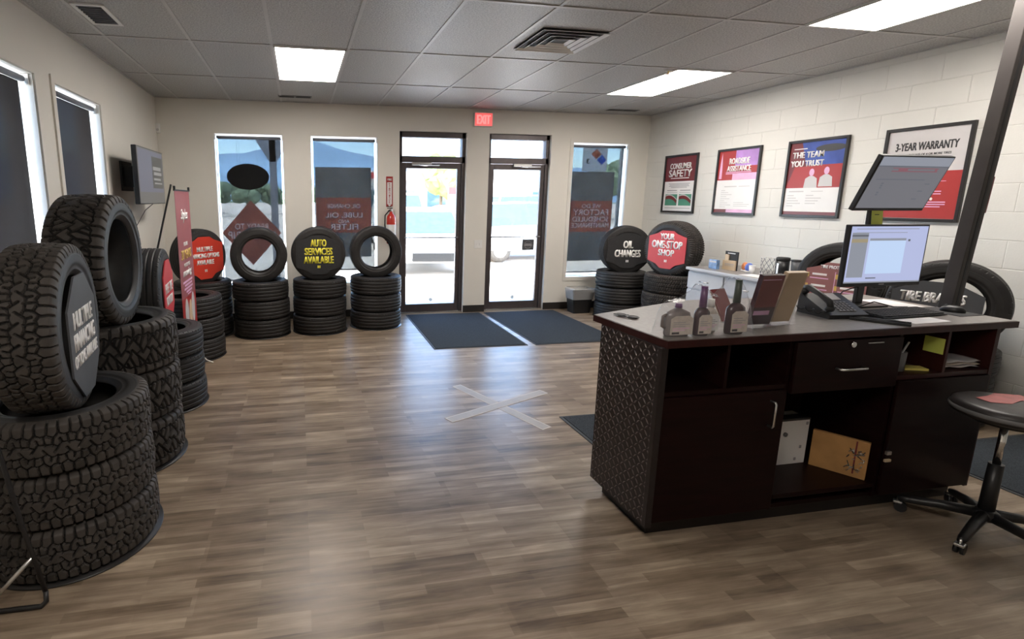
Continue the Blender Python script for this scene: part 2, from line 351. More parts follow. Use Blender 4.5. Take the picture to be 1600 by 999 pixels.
def lettering(lines, m, parent, mat4=Matrix(), name='lettering', bold=.02, mirror=False, th=.0012, slant=0.):
    # lines: (text, centre x, centre y, width, height); each line is fitted to its box
    bm = bmesh.new()
    for txt, cx, cy, w, h in lines:
        cu = bpy.data.curves.new('txt', 'FONT'); cu.body = txt; cu.size = 1; cu.offset = min(bold, .02) * .7; cu.resolution_u = 3; cu.shear = slant
        ob = bpy.data.objects.new('txt', cu); COL.objects.link(ob)
        dg = bpy.context.evaluated_depsgraph_get(); dg.update()
        me = bpy.data.meshes.new_from_object(ob.evaluated_get(dg))
        if len(me.vertices):
            co = np.empty(len(me.vertices) * 3); me.vertices.foreach_get('co', co); co = co.reshape(-1, 3)
            lo, hi = co.min(0), co.max(0); sz = np.maximum(hi - lo, 1e-6)
            co[:, 0] = ((co[:, 0] - lo[0]) / sz[0] - .5) * w * (-1 if mirror else 1) + cx
            co[:, 1] = ((co[:, 1] - lo[1]) / sz[1] - .5) * h + cy; co[:, 2] = 0
            k = bold * h * 1.6
            for n_, sh_ in enumerate((-k, 0, k) if bold else (0,)):
                c3 = co.copy(); c3[:, 2] = .00025*n_; c3[:, 0] = (c3[:, 0] - cx) * (1 - 2*k/w) + cx + sh_
                me.vertices.foreach_set('co', c3.ravel()); bm.from_mesh(me)
        bpy.data.objects.remove(ob); bpy.data.curves.remove(cu); bpy.data.meshes.remove(me)
    if th:
        r = bmesh.ops.extrude_face_region(bm, geom=bm.faces[:])
        bmesh.ops.translate(bm, vec=(0, 0, th), verts=[v for v in r['geom'] if isinstance(v, bmesh.types.BMVert)])
    bmesh.ops.transform(bm, matrix=mat4, verts=bm.verts[:])
    bmesh.ops.recalc_face_normals(bm, faces=bm.faces[:])
    me = bpy.data.meshes.new(name); bm.to_mesh(me); bm.free(); me.materials.append(m)
    return link(bpy.data.objects.new(name, me), parent)

def cut_band(rect, lines, m, parent, name, holes=()):
    # a flat sheet with the letters left open, so that they can be filled with paler film
    x0, x1, y0, y1 = rect
    cv = bpy.data.curves.new('band', 'CURVE'); cv.dimensions = '2D'; cv.fill_mode = 'BOTH'; cv.resolution_u = 3
    def poly(pts):
        sp = cv.splines.new('POLY'); sp.points.add(len(pts) - 1); sp.use_cyclic_u = True
        for q, (x, y) in zip(sp.points, pts): q.co = (x, y, 0, 1)
    poly([(x0, y0), (x1, y0), (x1, y1), (x0, y1)])
    for q in holes: poly(q)
    for txt, cx, cy, w, h in lines:
        cu = bpy.data.curves.new('txt', 'FONT'); cu.body = txt; cu.size = 1; cu.resolution_u = 3
        ob = bpy.data.objects.new('txt', cu); COL.objects.link(ob); dg = bpy.context.evaluated_depsgraph_get(); dg.update()
        c2 = ob.to_curve(dg); loops = []
        for sp in c2.splines:
            bp = sp.bezier_points; n = len(bp); pts = []
            for i in range(n):
                a, b = bp[i], bp[(i+1) % n]
                for k in range(4):
                    t = k/4; u = 1-t; p = u*u*u*a.co + 3*u*u*t*a.handle_right + 3*u*t*t*b.handle_left + t*t*t*b.co; pts.append((p.x, p.y))
            loops.append(pts)
        ob.to_curve_clear(); bpy.data.objects.remove(ob); bpy.data.curves.remove(cu)
        al = np.array([p for l in loops for p in l]); lo, hi = al.min(0), al.max(0)
        for l in loops:
            pts = [(-((p[0]-lo[0])/(hi[0]-lo[0]) - .5)*w + cx, ((p[1]-lo[1])/(hi[1]-lo[1]) - .5)*h + cy) for p in l]
            q = [pts[0]]
            for p in pts[1:]:
                if math.hypot(p[0]-q[-1][0], p[1]-q[-1][1]) > 1e-5: q.append(p)
            poly(q)
    ob = bpy.data.objects.new('band', cv); COL.objects.link(ob); dg = bpy.context.evaluated_depsgraph_get(); dg.update()
    me = bpy.data.meshes.new_from_object(ob.evaluated_get(dg)); bpy.data.objects.remove(ob); bpy.data.curves.remove(cv)
    me.name = name; me.materials.clear(); me.materials.append(m)
    return link(bpy.data.objects.new(name, me), parent)
def quad(rects, m, parent, name, z=0.):
    vs, fs = [], []
    for x0, x1, y0, y1 in rects: n = len(vs); vs += [(x0, y0, z), (x1, y0, z), (x1, y1, z), (x0, y1, z)]; fs.append((n, n+1, n+2, n+3))
    return from_data(name, vs, fs, m, None, False, parent)
# ------------------------------------------------------------------ room shell
XL, XR, YF, YB, H = -1.663, 5.014, 6.984, -2.6, 2.79
WT = .20
W_OPEN = [(-1.01, -.17, .47, 2.39), (.17, 1.04, .47, 2.39), (3.83, 4.70, .47, 2.39)]
D_OPEN = [(1.335, 2.265, 0, 2.48), (2.585, 3.495, 0, 2.48)]
L_OPEN = [(3.05, 3.93, .47, 2.38), (4.22, 5.09, .47, 2.38)]

def wall_with_holes(name, a0, a1, z1, holes, fn, m):
    mb = MB(); holes = sorted(holes); x = a0
    for (h0, h1, b0, b1) in holes:
        fn(mb, x, h0, 0, z1, m)
        if b0 > 0: fn(mb, h0, h1, 0, b0, m)
        fn(mb, h0, h1, b1, z1, m); x = h1
    fn(mb, x, a1, 0, z1, m)
    bmesh.ops.remove_doubles(mb.bm, verts=mb.bm.verts[:], dist=1e-5)
    return struct(mb.build(name))
wall_with_holes('wall_front', XL - WT, XR + WT, H, W_OPEN + D_OPEN, lambda mb, a, b, z0, z1, m: mb.box(a, b, YF, YF + WT, z0, z1, m), M['wall'])
wall_with_holes('wall_left', YB, YF, H, L_OPEN, lambda mb, a, b, z0, z1, m: mb.box(XL - WT, XL, a, b, z0, z1, m), M['wall'])
struct(MB().box(XR, XR + WT, YB, YF, 0, H, M['block']).build('wall_right'))
struct(MB().box(XL - WT, XR + WT, YB - WT, YB, 0, H, M['wall']).build('wall_back'))
struct(MB().box(XL - WT, XR + WT, YB - WT, YF + WT, -.12, 0, M['floor']).build('floor'))
struct(MB().box(XL - WT, XR + WT, YB - WT, YF + WT, H, H + .15, M['tile']).build('ceiling'))
mb = MB()
gx = [-.784 + .6096 * k for k in range(-1, 10) if XL < -.784 + .6096 * k < XR]
gy = [4.517 + 1.2192 * k for k in range(-5, 2)]
for x in gx: mb.box(x - .012, x + .012, YB, YF, H - .005, H, M['tbar'])
for y in gy: mb.box(XL, XR, y - .012, y + .012, H - .006, H, M['tbar'])
for a in ((XL, XL + .022, YB, YF), (XR - .022, XR, YB, YF)): mb.box(*a, H - .007, H, M['tbar'])
mb.box(XL, XR, YF - .022, YF, H - .007, H, M['tbar'])
struct(mb.build('trim_1'))
mb = MB()
xs = [XL] + [v for d in D_OPEN for v in d[:2]] + [XR]
for a, b in zip(xs[::2], xs[1::2]): mb.box(a, b, YF - .008, YF, 0, .10, M['base'])
struct(mb.build('baseboard_front'))
struct(MB().box(XL, XL + .008, YB, YF, 0, .10, M['base']).build('baseboard_left'))

# windows: casing, bright reveal, glass
def window(idx, name, o, left=False):
    a0, a1, z0, z1 = o
    if not left: P = frame_m((0, YF, 0), (1, 0, 0), (0, 0, 1))      # local z points into the room (-Y)
    else: P = frame_m((XL, 0, 0), (0, 1, 0), (0, 0, 1))             # local z points into the room (+X)
    root = MB()
    w = .05
    for q in ((a0 - w, a0, z0 - w, z1 + w), (a1, a1 + w, z0 - w, z1 + w), (a0, a1, z1, z1 + w), (a0, a1, z0 - w, z0)):
        root.box(*q, 0, .012, M['wall'])
    t = .006
    for q in ((a0, a0 + t, z0, z1), (a1 - t, a1, z0, z1), (a0, a1, z1 - t, z1), (a0, a1, z0, z0 + t)):
        root.box(*q, -.20, .0, M['white'])
    r = struct(root.build(f'window_{idx}', None, P))
    f = MB(); w = .012
    for q in ((a0, a0 + w, z0, z1), (a1 - w, a1, z0, z1), (a0, a1, z1 - w, z1), (a0, a1, z0, z0 + w)):
        f.box(*q, -.165, -.125, M['white'])
    f.build('window_frame', r, P)
    MB().box(a0 + w, a1 - w, z0 + w, z1 - w, -.148, -.142, M['glass']).build('window_pane', r, P)
    return P
for i, o in enumerate(W_OPEN): window(i + 1, 'window', o)
for i, o in enumerate(L_OPEN): window(i + 4, 'window', o, True)

def shade(o, label, left=False, z_end=None, side=.035):
    a0, a1, z0, z1 = o
    P = frame_m((0, YF, 0), (1, 0, 0), (0, 0, 1)) if not left else frame_m((XL, 0, 0), (0, 1, 0), (0, 0, 1))
    t = thing('roller_shade', label, 'window shade', group='pulled-down roller shades')
    d = -.045
    MB().cyl((a0 + side - .006, z1 - .045, d), (a1 - side + .006, z1 - .045, d), .020, None, M['postgrey'], 16).build('roller_tube', t, P)
    ze = z_end if z_end is not None else z0 + .07
    MB().box(a0 + side, a1 - side, ze, z1 - .06, d - .0225, d - .0205, M['shadeside'] if left else M['shade']).build('shade_fabric', t, P)
    MB().box(a0 + side, a1 - side, ze - .022, ze, d - .027, d - .015, M['postgrey']).build('bottom_rail', t, P)
    for x in (a0 + .008, a1 - .008):
        MB().box(x - .008, x + .008, z1 - .075, z1 - .006, d - .025, d + .025, M['steel'], .003).build('bracket', t, P)
    return t
shade(W_OPEN[0], 'see-through roller shade in the front window nearest the left corner, over the black oval sign')
shade(W_OPEN[1], 'see-through roller shade in the front window beside the fire extinguisher', z_end=.655)
shade(W_OPEN[2], 'see-through roller shade in the window right of the two doors', z_end=.545)
shade(L_OPEN[0], 'dark roller shade in the left wall window nearest the camera', True, .55, .055)
shade(L_OPEN[1], 'dark roller shade in the left wall window nearest the TV', True, .55, .055)

def door(idx, o, glass_x):
    x0, x1, _, z1 = o; g0, g1 = glass_x; y0, y1 = 7.06, 7.11
    f = MB(); B = M['bronze']
    f.box(x0, x0 + .048, y0 - .02, y1 + .04, 0, z1, B, .003); f.box(x1 - .048, x1, y0 - .02, y1 + .04, 0, z1, B, .003)
    f.box(x0, x1, y0 - .02, y1 + .04, z1 - .07, z1, B, .003); f.box(x0, x1, y0 - .02, y1 + .04, 2.085, 2.165, B, .003)
    f.box(x0, x1, y0 - .03, y1 + .06, 0, .014, M['steel'])
    r = struct(f.build(f'door_{idx}'))
    l = MB()
    l.box(x0 + .05, g0, y0, y1, .016, 2.08, B, .003); l.box(g1, x1 - .05, y0, y1, .016, 2.08, B, .003)
    l.box(g0, g1, y0, y1, .016, .125, B, .003); l.box(g0, g1, y0, y1, 2.005, 2.08, B, .003)
    leaf = l.build('door_leaf', r)
    MB().box(g0, g1, y0 + .02, y0 + .028, .125, 2.005, M['glass']).build('door_glass', r)
    MB().box(x0 + .048, x1 - .048, y0 + .02, y0 + .028, 2.165, z1 - .07, M['frost']).build('transom_glass', r)
    p = MB(); p.cyl((g0 - .02, y0 - .045, 1.07), (g1 + .02, y0 - .045, 1.07), .009, None, M['grey'], 12)
    for x in (g0 - .015, g1 + .015): p.cyl((x, y0 - .045, 1.07), (x, y0, 1.07), .009, None, M['grey'], 12)
    p.build('push_bar', r)
    c = MB(); cx = g0 + .12 if idx == 1 else g0 + .32
    c.box(cx - .05, cx + .22, y0 - .05, y0, 2.045, 2.085, M['steel'], .005)
    c.box(cx + .02, cx + .30, y0 - .17, y0 - .14, 2.035, 2.047, M['steel'], .003, None)
    c.tube([(cx + .02, y0 - .155, 2.041), (cx + .16, y0 - .05, 2.041)], .008, M['steel'])
    c.build('door_closer', r)
    MB().cyl(((g0 + g1) / 2 + .01, y0 + .014, .185), ((g0 + g1) / 2 + .01, y0 + .0195, .185), .028, None, M['signgrey'], 24).build('round_decal', r)
    return r
door(1, D_OPEN[0], (1.446, 2.158))
door(2, D_OPEN[1], (2.692, 3.390))
t = thing('door_notice', 'small dark square notice stuck to the glass of the right door', 'sign', (3.26, 7.076, .95), (PI/2, 0, 0))
MB().box(-.092, .092, -.08, .08, 0, .002, M['dgrey']).build('card', t)
b = MB()
pts = [(.055*math.cos(2*PI*k/32), .055*math.sin(2*PI*k/32), .003) for k in range(32)]
b.tube(pts, .0025, M['smallprint'], 6, True); b.build('ring_print', t)
MB().box(-.045, .045, .008, .014, .002, .0028, M['pale']).box(-.06, .06, -.012, -.002, .002, .0028, M['pale']).build('text_print', t)

# ceiling fittings
def ceiling_light(x0, x1, y0, y1, label):
    t = thing('ceiling_light', label, 'ceiling light', ((x0+x1)/2, (y0+y1)/2, H), group='recessed ceiling light panels')
    w, l = (x1-x0)/2, (y1-y0)/2; f = MB()
    for q in ((-w, w, -l, -l+.016), (-w, w, l-.016, l), (-w, -w+.016, -l, l), (w-.016, w, -l, l)): f.box(*q, -.010, 0, M['white'])
    f.build('light_frame', t)
    MB().box(-w+.014, w-.014, -l+.014, l-.014, -.007, -.001, M['panel']).build('light_diffuser', t)
ceiling_light(-.165, .425, 4.53, 5.72, 'bright ceiling panel over the middle of the room, left of the square air diffuser')
ceiling_light(3.49, 4.085, 4.53, 5.72, 'bright ceiling panel on the right near the far wall, a small sprinkler at its corner')
ceiling_light(3.49, 4.085, 2.09, 3.29, 'bright ceiling panel on the right cut off by the top of the picture')
ceiling_light(-.165, .425, -.35, .85, 'added fill light panel, unseen on the ceiling behind the camera')  # no panel is seen here; added to brighten the room



t = thing('air_diffuser', 'square four-way ceiling air diffuser with nested louvres', 'air vent', (2.005, 3.96, H))
s = .265; MB().box(-s, s, -s, s, -.003, -.0005, M['blackm']).build('backing', t)  # flat black sheet paints in the shade of the duct throat
for rb in (.265, .205, .145, .085):
    ra = rb - .022; f = MB(); z0, z1 = -.003, -.017
    for k in range(4):
        A = Matrix.Rotation(k*PI/2, 4, 'Z')
        vs = [f.bm.verts.new(A @ Vector(p)) for p in ((-ra, ra, z0), (ra, ra, z0), (rb, rb, z1), (-rb, rb, z1), (-ra + .004, ra - .004, z0), (ra - .004, ra - .004, z0), (rb - .005, rb - .005, z1), (-rb + .005, rb - .005, z1))]
        for q in ((0, 1, 2, 3), (4, 7, 6, 5), (0, 4, 5, 1), (2, 6, 7, 3), (1, 5, 6, 2), (0, 3, 7, 4)): f.bm.faces.new([vs[j] for j in q])
    f._fin(f.bm.verts[:], M['white']); f.build('louvre', t)
t = thing('ceiling_vent', 'small rectangular ceiling vent above the left wall', 'air vent', (-1.27, 4.03, H))
f = MB()
for q in ((-.10, .10, -.20, -.175), (-.10, .10, .175, .20), (-.10, -.075, -.175, .175), (.075, .10, -.175, .175)): f.box(*q, -.012, 0, M['white'], .002)
f.build('vent_frame', t); MB().box(-.075, .075, -.175, .175, -.003, -.0005, M['blackm']).build('backing', t)
f = MB()
for k in range(9): f.box(-.075, .075, -.16 + k*.04, -.152 + k*.04, -.010, -.002, M['postgrey'])
f.build('vent_louvre', t)
def slot_vent(x0, x1, y, label):
    t = thing('slot_vent', label, 'air vent', ((x0+x1)/2, y, H), group='slot vents along the far wall')
    w = (x1-x0)/2; MB().box(-w, w, -.055, .055, -.006, -.0005, M['grey']).build('vent_plate', t)
    for a, b in ((-w+.015, -.012), (.012, w-.015)): MB().box(a, b, -.035, .035, -.0085, -.006, M['blackm']).build('slot', t)
slot_vent(-.20, .19, 6.62, 'slot vent in the ceiling between the left light panel and the far wall')
slot_vent(4.10, 4.56, 6.66, 'slot vent in the ceiling corner above the right wall')
t = thing('sprinkler', 'small brass ceiling sprinkler head at the corner of a light panel', 'sprinkler', (3.44, 4.60, H))
MB().lathe([(0, -.002), (.032, -.002), (.03, -.008), (.012, -.012), (0, -.012)], M['white'], 20).build('escutcheon', t)
MB().cyl((0, 0, -.012), (0, 0, -.035), .008, .006, M['gold']).lathe([(0, -.04), (.018, -.039), (.018, -.036), (0, -.035)], M['gold'], 16).build('head', t)

t = thing('exit_sign', 'red glowing EXIT sign on the wall above and between the doors', 'sign', (2.475, YF, 2.65), (PI/2, 0, 0))
MB().box(-.13, .13, -.09, .09, .0, .045, M['white'], .006).build('housing', t)
MB().box(-.122, .122, -.082, .082, .045, .047, M['exitface']).build('face', t)
lettering([('EXIT', 0, 0, .195, .115)], M['exit'], t, Matrix.Translation((0, 0, .047)), bold=.03)
t = thing('motion_detector', 'small white motion detector high in the left corner', 'detector', (-1.645, YF, 2.425), (PI/2, 0, 0))
MB().box(-.028, .028, -.055, .055, 0, .045, M['white'], .01).build('body', t)
MB().ball((0, -.018, .045), .016, M['pale'], 12, (1, 1, .4)).build('lens', t)
t = thing('light_switch', 'white double switch plate on the wall between the doors', 'switch', (2.465, YF, .975), (PI/2, 0, 0))
MB().box(-.058, .058, -.058, .058, 0, .006, M['white'], .002).build('plate', t)
for x in (-.023, .023): MB().box(x-.006, x+.006, -.012, .012, .006, .014, M['white'], .002).build('toggle', t)

# fire extinguisher and its sign
t = thing('extinguisher_sign', 'narrow white fire extinguisher sign with red lettering beside the left door', 'sign', (1.20, YF, 1.69), (PI/2, 0, 0))
MB().box(-.045, .045, -.20, .20, 0, .003, M['red']).build('board', t)
MB().box(-.032, .032, -.165, .125, .003, .004, M['paper']).build('white_panel', t)
lettering([('FIRE', 0, .16, .06, .028)], M['letter'], t, Matrix.Translation((0, 0, .004)), bold=.02)
lettering([(c, 0, .105 - k*.0225, .020, .016) for k, c in enumerate('EXTINGUISHER')], M['red'], t, Matrix.Translation((0, 0, .0042)), bold=.02, name='red_lettering')
MB().prism([(-.025, -.168), (.025, -.168), (0, -.192)], .003, .0045, M['letter']).build('arrow', t)
t = thing('fire_extinguisher', 'red fire extinguisher hanging on the wall left of the doors', 'fire extinguisher', (1.21, YF - .075, 1.0))
MB().lathe([(0, 0), (.055, .002), (.062, .015), (.062, .33), (.055, .37), (.03, .40), (.018, .41), (.018, .43), (0, .43)], M['cord'], 28).build('cylinder', t)
MB().lathe([(.0628, .12), (.0628, .26)], M['paper'], 28).build('label_wrap', t)
MB().cyl((0, 0, .43), (0, 0, .47), .02, .016, M['steel']).box(-.055, .02, -.012, .012, .468, .478, M['black'], .003).box(-.06, .02, -.01, .01, .49, .50, M['black'], .003).box(.0, .02, -.01, .01, .47, .50, M['steel']).build('valve_handle', t)
MB().tube([(.015, 0, .45), (-.03, -.01, .445), (-.085, -.02, .38), (-.09, -.03, .25), (-.075, -.035, .12)], .009, M['black']).cyl((-.075, -.035, .12), (-.07, -.038, .05), .014, .02, M['black']).build('hose', t)
MB().box(-.02, .02, .055, .075, .25, .45, M['steel']).build('wall_bracket', t)
# ------------------------------------------------------------------ tires
def tread_mesh(name, R, W, segs, pitch, gw, depth, nu, nv, straight=(), sgw=.008):
    C = 2*PI*R; npit = round(C / pitch); p = C / npit
    c = .40*W; L = c + .060
    s = np.linspace(-L, L, nv); u = np.arange(nu) * C / nu
    q = np.clip((np.abs(s) - c) / (L - c), 0, 1); ang = q * math.radians(80); sg = np.sign(s)
    x = np.where(np.abs(s) <= c, s, sg * (c + .09*W*np.sin(ang)))
    r = R - .006*np.minimum(np.abs(s)/c, 1)**2 - .050*(1 - np.cos(ang))
    nx = np.sin(ang)*sg; nr = np.cos(ang)
    U, S = np.meshgrid(u, s, indexing='ij'); um = np.mod(U, p)
    mask = np.zeros_like(U)
    for (a0, b0, a1, b1) in segs:
        for sh in (-1, 0, 1):
            ax, ay, bx, by = (a0 + sh)*p, b0*W, (a1 + sh)*p, b1*W
            dx, dy = bx - ax, by - ay; dd = dx*dx + dy*dy + 1e-12
            tt = np.clip(((um - ax)*dx + (S - ay)*dy) / dd, 0, 1)
            dist = np.hypot(um - ax - tt*dx, S - ay - tt*dy)
            mask = np.maximum(mask, 1 - np.clip((dist - gw/2) / (gw*.45), 0, 1))
    for b in straight: mask = np.maximum(mask, 1 - np.clip((np.abs(S - b*W) - sgw/2) / .003, 0, 1))
    edge = np.clip((L - np.abs(S)) / .014, 0, 1); D = depth * mask * edge
    rr = r[None, :] - D*nr[None, :]; xx = x[None, :] - D*nx[None, :]; th = (u / R)[:, None]
    V = np.stack([rr*np.cos(th), rr*np.sin(th), xx], -1).reshape(-1, 3)
    i = np.arange(nu)[:, None]; j = np.arange(nv - 1)[None, :]; i2 = (i + 1) % nu
    F = np.stack([i*nv + j, i2*nv + j, i2*nv + j + 1, i*nv + j + 1], -1).reshape(-1, 4)
    me = bpy.data.meshes.new(name)
    me.vertices.add(len(V)); me.vertices.foreach_set('co', V.astype(np.float32).ravel())
    me.loops.add(F.size); me.loops.foreach_set('vertex_index', F.astype(np.int32).ravel())
    me.polygons.add(len(F)); me.polygons.foreach_set('loop_start', np.arange(0, F.size, 4, dtype=np.int32)); 
    me.polygons.foreach_set('use_smooth', np.zeros(len(F), bool))
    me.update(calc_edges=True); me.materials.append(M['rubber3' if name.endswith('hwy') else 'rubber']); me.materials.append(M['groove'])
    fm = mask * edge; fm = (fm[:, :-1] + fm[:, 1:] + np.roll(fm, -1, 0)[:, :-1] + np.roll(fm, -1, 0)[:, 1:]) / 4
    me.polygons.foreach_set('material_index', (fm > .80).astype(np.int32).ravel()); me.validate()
    return me

def carcass_mesh(name, R, W, rim):
    re = R - .006 - .050*(1 - math.cos(math.radians(80))); b = rim*R; h = re - b
    half = [(re + .003, .478*W), (re - .004, .492*W), (re - .010, .489*W), (re - .016, .493*W), (b + .62*h, .500*W), (b + .50*h, .497*W), (b + .47*h, .488*W), (b + .30*h, .470*W), (b + .27*h, .474*W), (b + .22*h, .466*W), (b + .12*h, .435*W), (b + .05*h, .425*W), (b, .405*W), (b - .004, .385*W), (b + .004, .365*W), (b + .25*h, .415*W), (b + .6*h, .445*W), (b + .9*h, .40*W), (R - .022, .30*W), (R - .018, 0)]
    prof = half + [(r, -x) for r, x in half[-2::-1]]
    mb = MB(); mb.lathe(prof, M['rubber2'], 96)
    bmesh.ops.recalc_face_normals(mb.bm, faces=mb.bm.faces[:])
    me = bpy.data.meshes.new(name); mb.bm.to_mesh(me); mb.bm.free(); me.materials.append(M['rubber2'])
    return me

AT = []
for sgn in (1, -1):
    o = 0 if sgn > 0 else .5
    AT += [(o, .27*sgn, o + .04, .40*sgn), (o + .04, .40*sgn, o + .04, .66*sgn), (o + .52, .30*sgn, o + .5, .42*sgn), (o + .5, .42*sgn, o + .5, .60*sgn)]
    AT += [(o, .27*sgn, o + .28, .22*sgn), (o + .28, .22*sgn, o + .5, .30*sgn), (o + .5, .30*sgn, o + .72, .25*sgn), (o + .72, .25*sgn, o + 1, .27*sgn)]
    AT += [(o + .28, .22*sgn, o + .20, .10*sgn), (o + .20, .10*sgn, o + .45, .06*sgn), (o + .45, .06*sgn, o + .62, .12*sgn), (o + .62, .12*sgn, o + .55, .20*sgn)]
    AT += [(o + .45, .06*sgn, o + .30, -.02*sgn), (o + .85, .25*sgn, o + .9, .09*sgn), (o + .62, .12*sgn, o + 1.2, .10*sgn)]
MUD = []
for sgn in (1, -1):
    o = 0 if sgn > 0 else .5
    MUD += [(o, .25*sgn, o + .05, .36*sgn), (o + .05, .36*sgn, o + .05, .68*sgn), (o + .5, .29*sgn, o + .53, .40*sgn), (o + .53, .40*sgn, o + .53, .68*sgn)]
    MUD += [(o, .25*sgn, o + .27, .31*sgn), (o + .27, .31*sgn, o + .5, .29*sgn), (o + .5, .29*sgn, o + .78, .32*sgn), (o + .78, .32*sgn, o + 1, .25*sgn)]
    MUD += [(o, .25*sgn, o + .30, .09*sgn), (o + .30, .09*sgn, o + .5, .29*sgn), (o + .30, .09*sgn, o + .42, -.04*sgn), (o + .42, -.04*sgn, o + 1.0, .25*sgn), (o + .70, .10*sgn, o + .78, .32*sgn), (o + .14, .18*sgn, o + .27, .31*sgn), (o + .36, .02*sgn, o + .12, -.06*sgn)]
HWY = []
for sgn in (1, -1):
    HWY += [(0, .34*sgn, .12, .58*sgn)]
CHK = []
for k, (b0, b1) in enumerate(((-.66, -.30), (-.29, -.10), (-.09, .09), (.10, .29), (.30, .66))):
    o = (.0, .45, .15, .55, .1)[k]; CHK += [(o, b0, o + .22, b1), (o + .5, b0, o + .72, b1)]
T = {}
for k, R, W, segs, p, gw, dp, nu, nv, st, sgw, rim in (
        ('at', .365, .240, AT, .082, .0058, .010, 900, 92, (), 0, .62),
        ('mud', .370, .295, MUD, .115, .0085, .012, 900, 104, (), 0, .64),
        ('hwy', .325, .215, HWY, .042, .0016, .004, 300, 46, (-.27, -.09, .09, .27), .008, .62),
        ('chunky', .345, .235, CHK, .055, .0065, .010, 460, 54, (-.295, -.095, .095, .295), .008, .62)):
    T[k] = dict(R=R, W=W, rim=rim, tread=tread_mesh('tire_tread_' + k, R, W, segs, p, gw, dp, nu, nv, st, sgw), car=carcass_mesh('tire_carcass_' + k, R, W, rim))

def tire(kind, loc, label, upright=None, lean=0., group='display tires', sc=1.):
    o = bpy.data.objects.new('tire', T[kind]['car']); COL.objects.link(o); o.location = loc
    if upright is None: o.rotation_euler = (0, 0, random.uniform(0, 6.28))
    else: o.rotation_euler = (0, PI/2 + lean, upright)
    o.scale = (1, 1, sc)
    tr = bpy.data.objects.new('tread', T[kind]['tread']); COL.objects.link(tr); tr.parent = o
    return tag(o, label, 'tire', group)

OCT = [(-.36, 1), (.36, 1), (1, .52), (1, -.52), (.36, -1), (-.36, -1), (-1, -.52), (-1, .52)]
HEX = [(-.30, .92), (.30, .92), (.52, .78), (1, .62), (1, -.62), (.52, -.78), (.30, -.98), (-.30, -.98), (-.52, -.78), (-1, -.62), (-1, .62), (-.52, .78)]
def insert(kind, c, psi, label, shape, half, m, lines, lm, slant=.0, mark=True, roll=0., z_off=0., x_off=0.):
    # round-cornered advertising board standing in the hole of an upright tire; local x right, y up, z out of the tire
    n = Vector((math.cos(psi), math.sin(psi), 0)); off = T[kind]['W']*.5 + .006
    loc = Vector(c) + n*off + Vector((0, 0, z_off)) + x_off*Vector((0, 0, 1)).cross(n)
    t = thing('tire_sign', label, 'sign', loc, group='signs set in the upright tires')
    t.matrix_world = frame_m(loc, Vector((0, 0, 1)).cross(n), (0, 0, 1)) @ Matrix.Rotation(roll, 4, 'Z')
    MB().prism([(x*half[0], y*half[1]) for x, y in shape], -.004, .004, m).build('board', t)
    lettering(lines, lm, t, Matrix.Translation((0, 0, .004)), bold=.028, slant=slant)
    if mark:
        q = MB()
        for x in (-.016, .004): q.box(x, x + .014, -half[1]*.66, -half[1]*.66 + .030, .004, .0052, lm)
        q.build('small_mark', t)
    return t

def stack(kind, xy, n, name, base=True, jit=.008, sc=1.):
    W = T[kind]['W'] * sc; z = 0
    if base:
        b = MB().lathe([(0, 0), (T[kind]['R'] + .007, 0), (T[kind]['R'] + .008, .004), (T[kind]['R'] + .006, .008), (0, .008)], M['disc'], 64).build('display_base')
        b.location = (*xy, 0); tag(b, f'thin black disc under {name}', 'display base', 'round bases under the tire stacks'); z = .008
    words = {3: ('bottom', 'middle', 'top')}[n]
    for k in range(n):
        tire(kind, (xy[0] + random.uniform(-jit, jit), xy[1] + random.uniform(-jit, jit), z + W*(k + .5)), f'{words[k]} lying tire of {name}', sc=sc)
    return z + W*n
def up_z(kind, top): 
    R = T[kind]['R']; return top + R - .62*0 - (R - math.sqrt(R*R - (.40*R)**2)) 

# left wall, from the camera to the far corner
zH = stack('at', (-1.085, 2.49), 3, 'the stack nearest the camera', sc=.98)
cH = (-1.075, 2.43, 1.036); tire('at', cH, 'upright tire nearest the camera, grey MULTIPLE FINANCING sign in its hole', math.radians(7))
insert('at', cH, math.radians(7), 'grey MULTIPLE FINANCING OPTIONS AVAILABLE sign in the tire nearest the camera', OCT, (.215, .265), M['dgrey'],
       [('MULTIPLE', 0, .085, .30, .075), ('FINANCING', 0, -.005, .33, .075), ('OPTIONS AVAILABLE', 0, -.085, .37, .055)], M['letter'], mark=False, z_off=-.04)
zG = stack('mud', (-1.13, 3.30), 3, 'the wide knobbly stack second from the camera')
cG = (-1.12, 3.17, 1.24); tire('mud', cG, 'big knobbly upright tire with an empty hole, on the left wall side', math.radians(0))
zF = stack('hwy', (-1.09, 4.17), 3, 'the stack just before the tall red banner', sc=.95)
cF = (-1.10, 4.12, .90); tire('hwy', cF, 'upright tire holding the pink FREE TIRE ROTATION sign', math.radians(4))
insert('hwy', cF, math.radians(4), 'pinkish red FREE TIRE ROTATION sign in the tire behind the knobbly one', OCT, (.20, .235), M['pinkred'],
       [('FREE TIRE', 0, .03, .30, .075), ('ROTATION', 0, -.065, .26, .07)], M['letter'], mark=False)
zE = stack('hwy', (-1.12, 5.47), 3, 'the stack without an upright tire behind the red banner', sc=.98)
zD = stack('hwy', (-1.14, 6.36), 3, 'the stack in the left far corner')
cD = (-1.16, 6.33, .925); tire('hwy', cD, 'upright tire in the left far corner holding the orange red sign', math.radians(-42))
insert('hwy', cD, math.radians(-42), 'orange red MULTIPLE FINANCING OPTIONS AVAILABLE sign in the corner tire', HEX, (.255, .255), M['redbright'],
       [('MULTIPLE', 0, .095, .22, .055), ('FINANCING OPTIONS', 0, .02, .40, .055), ('AVAILABLE', 0, -.055, .24, .055)], M['letter'])
